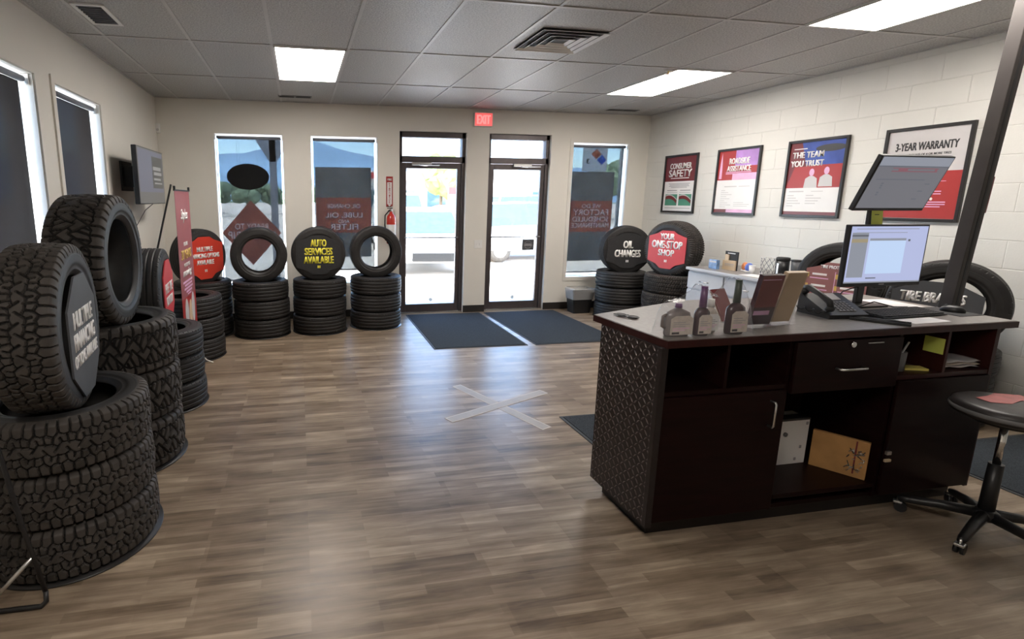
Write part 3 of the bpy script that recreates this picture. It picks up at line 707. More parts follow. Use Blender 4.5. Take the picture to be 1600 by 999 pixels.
# along the front windows
zC = stack('hwy', (-.465, 6.27), 3, 'the stack in front of the black oval and red diamond signs')
cC = (-.475, 6.27, zC + .325 - .035); tire('hwy', cC, 'upright tire with an empty hole in front of the red diamond sign', math.radians(-86))
zB = stack('hwy', (.22, 6.33), 3, 'the stack under the AUTO SERVICES AVAILABLE sign')
cB = (.215, 6.33, zB + .325 - .035); tire('hwy', cB, 'upright tire holding the black AUTO SERVICES AVAILABLE sign', math.radians(-90))
insert('hwy', cB, math.radians(-90), 'black AUTO SERVICES AVAILABLE sign with yellow letters in an upright tire', HEX, (.265, .245), M['blackm'],
       [('AUTO', 0, .135, .19, .085), ('SERVICES', 0, .035, .33, .085), ('AVAILABLE', 0, -.065, .355, .085)], M['yellow'])
zA = stack('hwy', (.93, 6.46), 3, 'the stack left of the left door')
cA = (.93, 6.46, zA + .325 - .035); tire('hwy', cA, 'upright tire with an empty hole beside the fire extinguisher', math.radians(-90))
# right side
zI = stack('hwy', (4.32, 6.36), 3, 'the stack under the OIL CHANGES sign')
cI = (4.34, 6.36, zI + .325 - .045); tire('hwy', cI, 'upright tire holding the black OIL CHANGES sign', math.radians(-105))
insert('hwy', cI, math.radians(-105), 'black OIL CHANGES sign with white letters in an upright tire', HEX, (.265, .245), M['blackm'],
       [('OIL', 0, .075, .13, .10), ('CHANGES', .0, -.045, .34, .10)], M['letter'])
zJ = stack('chunky', (4.58, 5.67), 3, 'the stack under the YOUR ONE-STOP SHOP sign', sc=.975)
cJ = (4.55, 5.69, 1.0); tire('chunky', cJ, 'knobbly upright tire holding the pink YOUR ONE-STOP SHOP sign', math.radians(-165))
insert('chunky', cJ, math.radians(-165), 'pink red YOUR ONE-STOP SHOP sign in a knobbly tire on the right', HEX, (.255, .245), M['pinkred'],
       [('YOUR', 0, .155, .20, .075), ('ONE-STOP', 0, .055, .42, .095), ('SHOP', 0, -.045, .22, .080)], M['letter'])
zK = stack('hwy', (4.64, 3.68), 3, 'the stack at the right wall beside the pale cabinet', False)
cK = (4.64, 3.68, .915); tire('hwy', cK, 'upright tire at the right wall half hidden by the lower monitor', math.radians(-165))
t = insert('hwy', cK, math.radians(-165), 'maroon price board in the tire behind the lower monitor', HEX, (.225, .215), M['rosewood'],
       [('TIRE PROTECTION', 0, .16, .24, .028)], M['letter'], mark=False, z_off=-.05)
q = MB()
for x in (-.12, .10):
    for y in (.08, -.02, -.12):
        q.box(x - .055, x + .055, y, y + .018, .004, .0052, M['letter']); q.box(x - .07, x + .07, y - .03, y - .022, .004, .0052, M['pink']); q.box(x - .10, x - .08, y - .02, y + .02, .004, .0052, M['gold'])
q.box(-.005, 0, -.16, .12, .004, .0052, M['pink']); q.build('price_table', t)
zL = stack('hwy', (4.64, 2.93), 3, 'the stack at the right wall behind the leaning pillar', False, sc=.88)
cL = (4.61, 2.90, .85); tire('hwy', cL, 'upright tire at the right wall behind the leaning pillar', math.radians(-150))
insert('hwy', cL, math.radians(-150), 'black TIRE BRANDS YOU KNOW sign behind the keyboard', OCT, (.235, .17), M['dgrey'],
       [('TIRE BRANDS', -.02, .055, .34, .075), ('YOU KNOW', -.06, -.045, .32, .075)], M['letter'], slant=.15, mark=False, x_off=-.05)
# ------------------------------------------------------------------ signs hanging in the windows (printed side out, seen from behind)
def winframe(x, z, y=7.085): return frame_m((x, y, z), (1, 0, 0), (0, 0, 1))
def ellipse(a, b, n=48): return [(a*math.cos(2*PI*k/n), b*math.sin(2*PI*k/n)) for k in range(n)]
t = thing('oval_sign', 'black oval sign hanging on wires in the front window nearest the left corner', 'sign'); t.matrix_world = winframe(-.628, 1.868)
MB().prism(ellipse(.262, .163), -.02, .02, M['ink']).build('board', t)
w = MB()
for x in (-.125, -.095, .075, .12): w.cyl((x, .14, 0), (x, .50, 0), .0015, None, M['steel'], 6)
w.build('hanging_wire', t)
t = thing('diamond_sign', 'red diamond READY TO ROAD TRIP sign hanging in the window, seen from behind', 'sign'); t.matrix_world = winframe(-.612, 1.150)
DL = [('READY TO', 0, .085, .42, .075), ('ROAD TRIP', 0, -.03, .60, .10)]
o = cut_band((-.31, .31, -.09, .13), DL, M['signred'], t, 'red_board')
bm = bmesh.new(); bm.from_mesh(o.data)                      # the rest of the diamond around the lettered middle
for poly_ in ([(0, .425), (-.26, .13), (.26, .13)], [(-.26, .13), (-.31, .0735), (-.31, .13)], [(0, -.425), (.2956, -.09), (-.2956, -.09)], [(-.31, .0735), (-.375, 0), (-.31, -.0737)], [(.31, -.0737), (.375, 0), (.31, .0735)]):
    if poly_[1] != (-.31, .0735): bm.faces.new([bm.verts.new((x, y, 0)) for x, y in poly_])
bm.to_mesh(o.data); bm.free()
bpy.context.view_layer.update()
bm = bmesh.new(); bm.from_mesh(o.data)
for sx in (1, -1):
    for sy in (1, -1): bmesh.ops.bisect_plane(bm, geom=bm.verts[:] + bm.edges[:] + bm.faces[:], plane_co=(sx*.375, 0, 0), plane_no=(sx*.425, sy*.375, 0), clear_outer=True)
bm.to_mesh(o.data); bm.free()
lettering(DL, M['signletter'], t, Matrix(), bold=0, mirror=True, th=0)
MB().cyl((-.02, .42, 0), (.0, .56, 0), .0015, None, M['steel'], 6).cyl((.02, .42, 0), (0, .56, 0), .0015, None, M['steel'], 6).build('hanging_wire', t)
def poster_sign(x0, x1, z0, z1, r0, r1, lines, label):
    xc, zc = (x0+x1)/2, (z0+z1)/2; hx, hz = (x1-x0)/2, (z1-z0)/2
    t = thing('window_poster', label, 'poster', group='hanging window posters seen from behind'); t.matrix_world = winframe(xc, zc)
    quad([(-hx, hx, -hz, r0-zc), (-hx, hx, r1-zc, hz)], M['signdark'], t, 'sheet')
    LL = [(a, 0, b - zc, w, h) for a, b, w, h in lines]
    cut_band((-hx, hx, r0-zc, r1-zc), LL, M['signred'], t, 'red_band'); lettering(LL, M['signletter'], t, Matrix(), bold=0, mirror=True, th=0)
    return t, hx, hz
t, hx, hz = poster_sign(.225, .965, .815, 2.005, 1.145, 1.61, [('OIL CHANGE', 1.50, .44, .055), ('LUBE, OIL', 1.375, .50, .075), ('AND', 1.297, .15, .045), ('FILTER', 1.222, .38, .075)],
            'dark window poster with a red OIL CHANGE LUBE, OIL AND FILTER band, seen from behind')
t, hx, hz = poster_sign(3.895, 4.565, .70, 1.995, 1.13, 1.58, [('WE DO', 1.505, .30, .060), ('FACTORY', 1.415, .56, .085), ('SCHEDULED', 1.315, .58, .070), ('MAINTENANCE', 1.225, .60, .070)],
            'dark window poster with a red WE DO FACTORY SCHEDULED MAINTENANCE band, seen from behind')
t = thing('hazard_placard', 'pale placard with a red and blue diamond at the top of the right window', 'sign'); t.matrix_world = winframe(4.215, 2.165)
d = .082; RD = [(.04, .008), (.04 + d, d), (.04, 2*d - .008), (.04 - d, d)]; BD = [(.05 + d, -d + .008), (.05 + 2*d - .01, 0), (.05 + d, d - .008), (.05, 0)]
cut_band((-.175, .215, -.165, .165), [], M['signpale'], t, 'sheet', [RD, BD])
for P_, m_ in ((RD, 'signred'), (BD, 'signblue')): from_data('diamond_print', [(x, y, 0) for x, y in P_], [(0, 1, 2, 3)], M[m_], None, False, t)
lettering([('3', -.085, -.02, .05, .07)], M['ink'], t, Matrix.Translation((0, 0, 0)), bold=.02, mirror=True)

# ------------------------------------------------------------------ TV, wall posters, banner
t = thing('television', 'flat TV on the left wall near the corner showing a slide', 'television'); t.matrix_world = frame_m((-1.42, 5.635, 1.80), (0, 1, 0), (0, 0, 1))
MB().box(-.462, .462, -.265, .265, -.045, 0, M['black'], .006).build('case', t)
MB().box(-.452, .452, -.255, .257, 0, .0012, M['tvgrey']).build('screen', t)
MB().box(-.435, .415, -.15, .245, .0012, .002, M['tvscreen']).build('picture', t)
MB().box(.02, .405, -.11, .20, .002, .0026, M['tvdark']).build('dark_text_box', t)
b = MB()
for y, x0, x1, hh in ((.085, .05, .34, .035), (.035, .07, .36, .03), (-.02, .06, .32, .02), (-.06, .08, .36, .014)): b.box(x0, x1, y - hh/2, y + hh/2, .0026, .0032, M['tvtext'])
b.build('text_lines', t)
MB().box(-.10, .10, -.10, .10, -.225, -.045, M['blackm'], .01).box(-.16, .16, -.14, .14, -.243, -.225, M['blackm']).build('wall_arm', t)
MB().tube([(.12, -.255, -.03), (.12, -.33, -.12), (.11, -.5, -.22), (.13, -.9, -.238)], .004, M['grey']).build('cable', t)

def framed(yc, label, name='framed_poster'):
    t = thing(name, label, 'poster', group='black framed posters on the block wall'); t.matrix_world = frame_m((XR - .001, yc, 1.808), (0, -1, 0), (0, 0, 1))
    f = MB(); w = .026; hx, hy = .307, .382
    for q in ((-hx, -hx+w, -hy, hy), (hx-w, hx, -hy, hy), (-hx+w, hx-w, hy-w, hy), (-hx+w, hx-w, -hy, -hy+w)): f.box(*q, 0, .024, M['frame'], .003)
    f.build('frame', t); MB().box(-hx+w, hx-w, -hy+w, hy-w, .002, .010, M['paper']).build('sheet', t)
    return t
def bars(t, rows, m, name='small_print', z=.0115):
    b = MB()
    for x0, x1, y, h in rows: b.box(x0, x1, y - h/2, y + h/2, z - .0006, z, m)
    return b.build(name, t)
t = framed(6.268, 'CONSUMER SAFETY poster in a black frame nearest the far corner')
MB().box(-.281, .281, .035, .356, .010, .0108, M['maroon']).build('red_panel', t)
lettering([('CONSUMER', 0, .235, .40, .075), ('SAFETY', 0, .14, .43, .095)], M['letter'], t, Matrix.Translation((0, 0, .0108)), bold=.02)
bars(t, [(-.17, .17, .075, .010)], M['letter'], 'subtitle')
bars(t, [(-.20, .20, .005, .008), (-.18, .18, -.012, .008), (-.19, .19, -.029, .008), (-.15, .15, -.046, .008), (-.22, -.03, -.085, .012), (.03, .22, -.085, .012), (-.22, -.02, -.112, .006), (.02, .22, -.112, .006), (-.24, .24, -.318, .008)], M['smallprint'])
for s in (-1, 1):
    b = MB(); xc = .13*s; b.box(xc - .115, xc + .115, -.285, -.135, .010, .0108, M['green'])
    arc = [(xc - .11 + .22*k/10, -.185 - .05*(k/10)**2 - .0 + .02*math.sin(k/10*PI)) for k in range(11)]
    for (x0, y0), (x1, y1) in zip(arc, arc[1:]): b.prism([(x0, y0 - .022), (x1, y1 - .022), (x1, y1 + .022), (x0, y0 + .022)], .0108, .0114, M['maroon']); b.prism([(x0, y0 + .022), (x1, y1 + .022), (x1, y1 + .034), (x0, y0 + .034)], .0108, .0114, M['pale'])
    b.build('tread_diagram', t)
t = framed(5.338, 'ROADSIDE ASSISTANCE poster in a black frame, second from the far corner')
b = MB(); b.box(-.281, .281, .02, .356, .010, .0108, M['red']); b.box(-.04, .281, .175, .356, .0108, .0112, M['lilac']); b.box(-.06, .281, .02, .095, .0108, .0112, M['pink']); b.build('red_panel', t)
MB().prism([(-.262 + .05*x, .18 + .16*y) for x, y in ((.5, 1), (.8, .2), (.9, -.9), (.1, -.9), (.2, .2))], .0112, .0118, M['pink']).build('bottle_print', t)
lettering([('ROADSIDE', .02, .235, .29, .070), ('ASSISTANCE', .02, .150, .34, .066)], M['letter'], t, Matrix.Translation((0, 0, .0112)), bold=.03)
bars(t, [(-.16, .20, .108, .008), (-.16, .18, .092, .008)], M['pink'], 'subtitle', .0118)
bars(t, [(-.16, .02, -.055, .012), (.05, .20, -.055, .008)] + [(-.20, -.20 + .06 + .10*((k*7) % 5)/4, -.10 - .024*k, .007) for k in range(9)] + [(.0, .14 + .08*((k*3) % 4)/3, -.24 - .02*k, .006) for k in range(3)], M['pale'])
MB().box(-.281, .281, -.356, -.318, .010, .0108, M['pink']).box(-.281, -.10, -.356, -.318, .0108, .0112, M['maroon']).build('bottom_band', t)
t = framed(4.402, 'THE TEAM YOU TRUST poster in a black frame with a blue and red photo')
b = MB(); b.box(-.281, .281, .13, .356, .010, .0108, M['blue']); b.box(-.281, .281, -.09, .13, .010, .0108, M['red']); b.prism([(-.281, .356), (-.16, .356), (-.09, .12), (-.21, .12), (-.281, -.08)], .0108, .0111, M['maroon']); b.build('picture', t)
lettering([('THE TEAM', -.085, .235, .33, .060), ('YOU TRUST', -.085, .150, .35, .060)], M['letter'], t, Matrix.Translation((0, 0, .0111)), bold=.03)
bars(t, [(-.24, -.10, .295, .008)], M['letter'], 'subtitle')
b = MB(); b.prism([(x + .14, y + .285) for x, y in ellipse(.15, .034)], .0111, .0116, M['ink']); b.build('dark_oval_print', t)
for x, y in ((-.02, .06), (.13, .07)):
    b = MB(); b.prism([(x + a, y + c) for a, c in ellipse(.026, .036, 20)], .0111, .0116, M['pink']); b.prism([(x - .07, y - .15), (x + .07, y - .15), (x + .06, y - .06), (x + .02, y - .035), (x - .02, y - .035), (x - .06, y - .06)], .0111, .0115, M['pale']); b.build('figure_print', t)
MB().box(-.281, .281, -.356, -.325, .010, .0108, M['maroon']).build('bottom_band', t)
bars(t, [(-.24, -.08, -.125, .012), (0, .12, -.125, .006)] + [(-.25, -.25 + .07 + .08*((k*5) % 4)/3, -.165 - .026*k, .008) for k in range(5)] + [(-.05, .03 + .08*((k*3) % 4)/3, -.165 - .026*k, .008) for k in range(4)], M['pale'])
t = framed(3.480, '3-YEAR WARRANTY poster in a black frame behind the upper monitor')
MB().box(-.281, .281, .02, .356, .010, .0108, M['pale']).build('grey_panel', t)
MB().box(-.281, .281, -.356, .02, .010, .0108, M['red']).build('red_panel', t)
lettering([('3-YEAR WARRANTY', 0, .225, .44, .065), ('WITH PURCHASE OF 4 OR MORE TIRES', -.01, .158, .38, .018)], M['ink'], t, Matrix.Translation((0, 0, .0108)), bold=.016, name='dark_lettering')
bars(t, [(-.12, .18, -.06, .004), (.05, .16, -.14, .008), (.05, .16, -.16, .008), (.02, .20, -.225, .008), (.02, .20, -.243, .008), (.05, .17, -.262, .008)], M['pink'])
b = MB()
for y in (-.115, -.20): b.prism([(.10 + x, y + yy) for x, yy in ellipse(.010, .012, 12)], .0108, .0114, M['letter'])
b.build('bullet_dots', t)

t = thing('banner_stand', 'tall narrow red banner on a black pole stand between tire stacks', 'banner'); t.matrix_world = frame_m((-.985, 4.825, 0), (0, 1, 0), (0, 0, 1))
MB().box(-.285, .285, .12, 1.655, -.002, .0, M['banner']).build('banner_sheet', t)
MB().box(-.285, .285, .12, .74, .0, .0006, M['red']).build('red_panel', t)
for q in (('FOR OVER', .0, 1.20, .16, .035), ('WE KEEP YOU', 0, 1.02, .24, .032)): lettering([q], M['letter'], t, Matrix.Translation((0, 0, .0006)), bold=.02)
lettering([('30 YEARS', 0, 1.11, .40, .085)], M['gold'], t, Matrix.Translation((0, 0, .0006)), bold=.03, name='gold_lettering')
lettering([('moving', 0, .945, .36, .080)], M['letter'], t, Matrix.Translation((0, 0, .0006)), bold=.04, name='script_lettering', slant=.3)
lettering([('Styles', .02, 1.44, .28, .12)], M['letter'], t, Matrix.Translation((0, 0, .0006)), bold=.02, name='logo_lettering', slant=.35)
bars(t, [(-.20, .18, .875, .018), (-.14, .16, .845, .018), (-.17, .18, .815, .018), (-.10, .14, .785, .018), (-.05, .10, .76, .012)], M['pink'], z=.0012)
b = MB()
for x, y, a, c, m in ((-.12, .60, .07, .13, 'pale'), (.03, .58, .06, .12, 'tan'), (.15, .61, .07, .14, 'pale'), (-.02, .42, .12, .12, 'maroon'), (.14, .40, .08, .10, 'dgrey'), (-.17, .42, .07, .10, 'pink')):
    b.prism([(x + u, y + v) for u, v in ellipse(a, c, 20)], .0006, .0012 + .0002*abs(x), M[m])
b.build('picture_print', t)
MB().tube([(-.27, .008, -.46), (-.28, .9, -.24), (-.29, 1.70, -.02)], .008, M['black']).build('pole', t)
MB().box(-.30, .30, 1.65, 1.662, -.006, .004, M['black']).build('top_bar', t)
b = MB()
for x in (-.28, .28): b.box(x - .012, x + .012, 1.655, 1.69, -.008, .008, M['black'], .003)
b.build('end_clip', t)
MB().tube([(.28, .12, .0), (.30, .04, .06), (.335, .004, .11)], .006, M['white']).tube([(-.28, .12, .0), (-.26, .04, .06), (-.24, .006, .02)], .006, M['white']).box(-.285, .285, .11, .122, -.005, .004, M['black']).build('foot', t)

t = thing('floor_stand', 'black tube stand with a silver strut at the bottom left corner', 'stand', (-1.12, 2.03, 0))
MB().tube([(.093, .0, .06), (.095, -.01, .022), (.08, -.02, .010), (.05, -.02, .010), (-.30, -.02, .010)], .010, M['black']).build('foot_tube', t)
MB().tube([(.093, .0, .05), (.04, .0, .36), (-.02, .02, .72), (-.07, .03, 1.0)], .009, M['black']).build('leg', t)
MB().cyl((.065, .0, .215), (-.13, -.03, -.0 + .012), .008, None, M['steel'], 10).build('strut', t)

# ------------------------------------------------------------------ floor mats and tape
def rug(x0, x1, y0, y1, label, skew=0.):
    t = thing('floor_mat', label, 'floor mat', ((x0+x1)/2, (y0+y1)/2, 0), (0, 0, skew), group='dark carpet mats on the plank floor'); w, l = (x1-x0)/2, (y1-y0)/2
    MB().box(-w, w, -l, l, 0, .005, M['matedge'], .002).build('rubber_border', t)
    MB().box(-w+.022, w-.022, -l+.022, l-.022, .004, .010, M['mat'], .003).build('carpet_pile', t)
rug(1.405, 2.475, 5.215, 6.93, 'dark carpet mat on the floor before the left door', -.02)
rug(2.545, 3.62, 5.19, 6.90, 'dark carpet mat on the floor before the right door')
rug(1.855, 3.40, 2.46, 3.345, 'dark mat mostly hidden behind the counter')
rug(3.83, 4.93, .9, 2.50, 'dark mat beside the right wall behind the stool')
t = thing('tape_cross', 'pale X of frosted tape on the floor between doors and counter', 'floor marking')
for (ax, ay, bx, by), z in (((1.297, 4.117, 1.677, 3.176), 0), ((1.981, 3.847, 1.028, 3.430), .0012)):
    d = Vector((bx-ax, by-ay, 0)); L_ = d.length; P = frame_m(((ax+bx)/2, (ay+by)/2, z), d, Vector((-d.y, d.x, 0)))
    q = MB().box(-L_/2, L_/2, -.045, .045, .0, .0012, M['tapeedge']); q.box(-L_/2+.012, L_/2-.012, -.034, .034, .0012, .0016, M['tape']); q.build('tape_strip', t, P)

# ------------------------------------------------------------------ service counter
t = thing('service_counter', 'dark cherry service counter with grey top and diamond plate end', 'counter')
ctop = [(1.560, 1.925), (3.615, 1.955), (3.63, 2.75), (2.35, 2.75), (2.18, 2.71), (1.535, 2.475)]
MB().prism(ctop, .950, .983, M['wood_edge']).build('worktop_edge', t)
cx0 = sum(p[0] for p in ctop)/6; cy0 = sum(p[1] for p in ctop)/6
MB().prism([(cx0 + (x-cx0)*.994, cy0 + (y-cy0)*.985) for x, y in ctop], .983, .985, M['top']).build('worktop', t)
W_, I_, E_ = M['wood'], M['inside'], M['wood_edge']
f = MB()
f.box(1.552, 1.572, 1.962, 2.405, .08, .95, W_); f.box(3.472, 3.497, 1.952, 2.405, .08, .95, E_)
f.box(2.236, 2.254, 1.958, 2.39, .08, .95, W_); f.box(2.868, 2.886, 1.958, 2.39, .08, .95, W_)
f.box(1.552, 3.497, 2.39, 2.405, .08, .95, W_); f.box(1.572, 3.472, 1.97, 2.39, .08, .10, W_); f.box(1.572, 3.472, 2.0, 2.39, .935, .95, W_)
f.build('carcass', t)
MB().box(2.254, 2.868, 1.955, 2.39, .135, .158, W_, .002).build('bottom_shelf', t)
for a, b in ((1.572, 2.236), (2.886, 3.472)): MB().box(a, b, 1.955, 2.39, .712, .735, E_ if a > 2 else W_, .001).build('shelf', t)
for x in (1.905, 3.180): MB().box(x - .008, x + .008, 1.957, 2.39, .735, .95, E_ if x > 3 else W_).build('divider', t)
MB().box(1.60, 3.45, 2.0, 2.37, 0, .08, M['inside']).build('toe_kick', t)
d = MB().box(1.574, 2.234, 1.940, 1.957, .095, .710, W_, .002).build('door', t)
MB().tube([(2.150, 1.940, .662), (2.150, 1.915, .662), (2.150, 1.910, .655), (2.150, 1.910, .547), (2.150, 1.915, .540), (2.150, 1.940, .540)], .0055, M['steel'], 10).build('handle', d)
d = MB().box(2.888, 3.470, 1.940, 1.957, .095, .710, W_, .002).build('door', t)
MB().box(2.878, 2.905, 1.925, 1.940, .325, .345, M['steel'], .003).build('catch', d); MB().box(2.878, 2.915, 1.928, 1.940, .285, .30, M['tan'], .003).build('catch', d)
d = MB().box(2.256, 2.866, 1.938, 1.957, .690, .940, W_, .002).build('drawer', t)
MB().tube([(2.490, 1.938, .803), (2.490, 1.912, .803), (2.496, 1.907, .803), (2.634, 1.907, .803), (2.640, 1.912, .803), (2.640, 1.938, .803)], .0055, M['steel'], 10).build('handle', d)
MB().cyl((2.563, 1.938, .918), (2.563, 1.928, .918), .013, None, M['chrome'], 18).build('lock', d)
MB().box(2.655, 2.745, 1.934, 1.938, .918, .922, M['steel']).build('slot_trim', d)
# raised-bar plate on the end panel
PW, PH = .463, .870
p = MB(); p.box(-PW/2, PW/2, 0, PH, 0, .006, M['plate']); bi_ = p.mi(M['platebar'])
nx_, nz_ = 15, 30; px_, pz_ = PW/nx_, PH/nz_
for i in range(nx_):
    for j in range(nz_):
        a = PI/4 if (i + j) % 2 else -PI/4; c = Vector((-PW/2 + (i+.5)*px_, (j+.5)*pz_)); u = Vector((math.cos(a), math.sin(a))); v = Vector((-u.y, u.x)); l, w = .0165, .0048
        q = [c + u*l, c + v*w, c - u*l, c - v*w]; vs = [p.bm.verts.new((k.x, k.y, .006)) for k in q]; tp = [p.bm.verts.new((c.x + s*u.x*l*.62, c.y + s*u.y*l*.62, .0088)) for s in (1, -1)]
        for fc in ((vs[0], vs[1], tp[0]), (vs[1], tp[1], tp[0]), (vs[1], vs[2], tp[1]), (vs[2], vs[3], tp[1]), (vs[3], tp[0], tp[1]), (vs[3], vs[0], tp[0])): p.bm.faces.new(fc).material_index = bi_
p.build('diamond_plate', t, frame_m((1.552, 2.178, .079), (0, -1, 0), (0, 0, 1)))
MB().box(1.543, 1.575, 1.934, 1.963, .079, .95, M['plate'], .002).build('corner_trim', t)
# ------------------------------------------------------------------ things on and in the counter
ZT = .985
def bottle(loc, label, body, cap, H_, w, d, rot=0., neck=.10, lab='label', capn=M['purple'], handle=False):
    t = thing('fluid_bottle', label, 'bottle', (*loc, ZT), (0, 0, rot), 'wrapped bottles at the end of the counter')
    b = MB(); sh = H_ - neck; prof = [(0, 0), (.90, 0), (1, .012), (1, sh*.70), (.93, sh*.84), (.62, sh*.94), (.30, sh), (.27, H_*.985), (0, H_*.985)]
    b.lathe([(r*.5, z) for r, z in prof], body, 28)
    for v in b.bm.verts:
        k = 1 if v.co.z < sh*.86 else max(0, 1 - (v.co.z - sh*.86)/(sh*.14))
        n = .036 / .27
        v.co.x *= n*.55*(1-k) + w*k; v.co.y *= n*.55*(1-k) + d*k
    b.build('body', t)
    rc = .27*.5*.036/.27*.55 + .004
    MB().cyl((0, 0, H_ - neck*cap), (0, 0, H_), rc + .002, rc, capn, 20).build('cap', t)
    hw = w*.45
    MB().prism([(-hw, sh*.09), (hw, sh*.09), (hw, sh*.66), (hw*.6, sh*.76), (-hw*.6, sh*.76), (-hw, sh*.66)], 0, .0012, M[lab]).build('paper_label', t, Matrix.Translation((0, -d*.5 - .001, 0)) @ Matrix.Rotation(PI/2, 4, 'X'))
    q = MB()
    for k in range(5): q.box(-hw*.8, hw*(.7 if k % 2 else .3), -d*.5 - .0030, -d*.5 - .0022, sh*(.52 - .07*k), sh*(.545 - .07*k), M['smallprint' if k < 3 else 'pink'])
    q.box(-hw*.85, -hw*.2, -d*.5 - .0030, -d*.5 - .0022, sh*.12, sh*.19, M['ink']); q.build('label_print', t)
    if handle: MB().tube([(-w*.47, 0, sh*.30), (-w*.60, 0, sh*.36), (-w*.60, 0, sh*.72), (-w*.44, 0, sh*.80)], .007, body).build('grip', t)
    return t
bottle((1.660, 2.005), 'squat grey bottle with handle and dark lid, leftmost on the counter', M['bottleg'], .9, .150, .125, .06, .0, .022, handle=True)
bottle((1.775, 1.995), 'dark bottle with a violet long neck, second from the counter end', M['bottle'], 1.0, .225, .074, .05, 0, .095)
bottle((1.862, 2.045), 'cream bottle with short white cap between the two long-necked bottles', M['label'], .9, .155, .068, .045, 0, .040, 'paper', M['white'])
bottle((1.950, 1.995), 'dark bottle with a dark green long neck, tallest of the wrapped bottles', M['bottle'], 1.0, .250, .094, .055, 0, .105, 'label', M['greencap'])
t = thing('plastic_bag', 'clear plastic bag draped over the bottles on the counter', 'plastic bag', (0, 0, ZT))
nxg, nyg = 44, 12; xs_ = np.linspace(1.585, 2.03, nxg); ys_ = np.linspace(1.952, 2.085, nyg); vs = []; fs = []
pk = [(1.625, .148), (1.70, .158), (1.775, .234), (1.862, .166), (1.95, .259), (2.0, .10)]
for i, x in enumerate(xs_):
    for j, y in enumerate(ys_):
        z = np.interp(x, [1.585, 1.60, 1.625, 1.70, 1.755, 1.775, 1.795, 1.862, 1.925, 1.95, 1.975, 2.015, 2.03], [.003, .125, .152, .165, .205, .233, .205, .168, .225, .258, .225, .13, .003])
        e = min(j, nyg-1-j) / (nyg/2 - 1); z *= [.02, .55, .92, 1, 1, 1][min(int(e*5), 5)] if z > .004 else 1
        z += .003*math.sin(9*j + 3*i*.7)*(z > .02); vs.append((x, y, max(z, .002)))
for i in range(nxg-1):
    for j in range(nyg-1): a = i*nyg + j; fs.append((a, a + nyg, a + nyg + 1, a + 1))
from_data('film', vs, fs, M['wrap'], None, True, t)

def holder(x0, x1, yb, yt, h, mback, mfront, label):
    t = thing('brochure_holder', label, 'brochure holder', ((x0+x1)/2, yb, ZT), group='clear brochure holders on the counter'); w = (x1-x0)/2; dy = yt - yb
    s = MB(); P = frame_m((0, 0, .003), (1, 0, 0), (0, dy, h))
    L_ = math.hypot(dy, h)
    s.box(-w, w, 0, L_, -.0015, .0015, M['acrylic'], 0, P); s.box(-w, w, 0, L_*.5, -.034, -.031, M['acrylic'], 0, P)
    s.box(-w, -w+.003, 0, L_*.5, -.034, 0, M['acrylic'], 0, P); s.box(w-.003, w, 0, L_*.5, -.034, 0, M['acrylic'], 0, P)
    s.box(-w, w, -.03, .075, 0, .003, M['acrylic']); s.build('clear_stand', t)
    b = MB(); b.box(-w+.005, w-.005, .01, L_-.006, -.028, -.004, mback, 0, P); b.build('brochure', t)
    if mfront:
        q = MB(); q.box(-w+.006, w-.006, .10, L_-.008, -.004, -.0035, mfront, 0, P); q.box(-w+.012, w-.03, .06, .082, -.004, -.0032, M['pink'], 0, P); q.box(-w+.01, w-.02, L_-.03, L_-.026, -.0035, -.0028, M['pink'], 0, P); q.build('brochure_print', t)
holder(2.105, 2.235, 2.075, 2.020, .262, M['bottle'], M['maroon'], 'clear holder with a maroon and dark brochure beside the bottles')
holder(2.262, 2.385, 2.110, 2.040, .268, M['tan'], None, 'clear holder with the plain tan back of a brochure, left of the phone')
t = thing('menu_stand', 'small dark slanted stand behind the brochure holders', 'stand', (2.12, 2.20, ZT), (0, 0, .2))
MB().box(-.05, .05, 0, .17, -.003, .003, M['maroon'], 0, frame_m((0, 0, .006), (1, 0, 0), (0, .09, .16))).build('card', t); MB().box(-.055, .055, -.02, .08, 0, .004, M['acrylic']).box(-.05, .05, 0, .17, -.007, -.004, M['tan'], 0, frame_m((0, 0, .006), (1, 0, 0), (0, .09, .16))).build('base', t)

t = thing('eyeglasses', 'pair of dark glasses lying on the far end of the counter', 'glasses', (1.675, 2.385, ZT + .004), (0, 0, -1.15))
b = MB()
for x in (-.035, .035): b.tube([(x + .026*math.cos(2*PI*k/20), .020*math.sin(2*PI*k/20), .004) for k in range(20)], .003, M['black'], 6, True)
b.tube([(-.009, .004, .004), (0, .008, .006), (.009, .004, .004)], .0025, M['black']); b.build('rims', t)
MB().tube([(-.062, .004, .004), (-.066, -.02, .004), (.03, -.030, .003)], .0025, M['black']).build('temple', t)
MB().tube([(.062, .004, .004), (.066, -.026, .004), (-.03, -.036, .003)], .0025, M['black']).build('temple', t)
q = MB()
for x in (-.035, .035): q.prism([(x + a, c) for a, c in ellipse(.024, .018, 20)], .003, .0045, M['ink'])
q.build('lens', t)

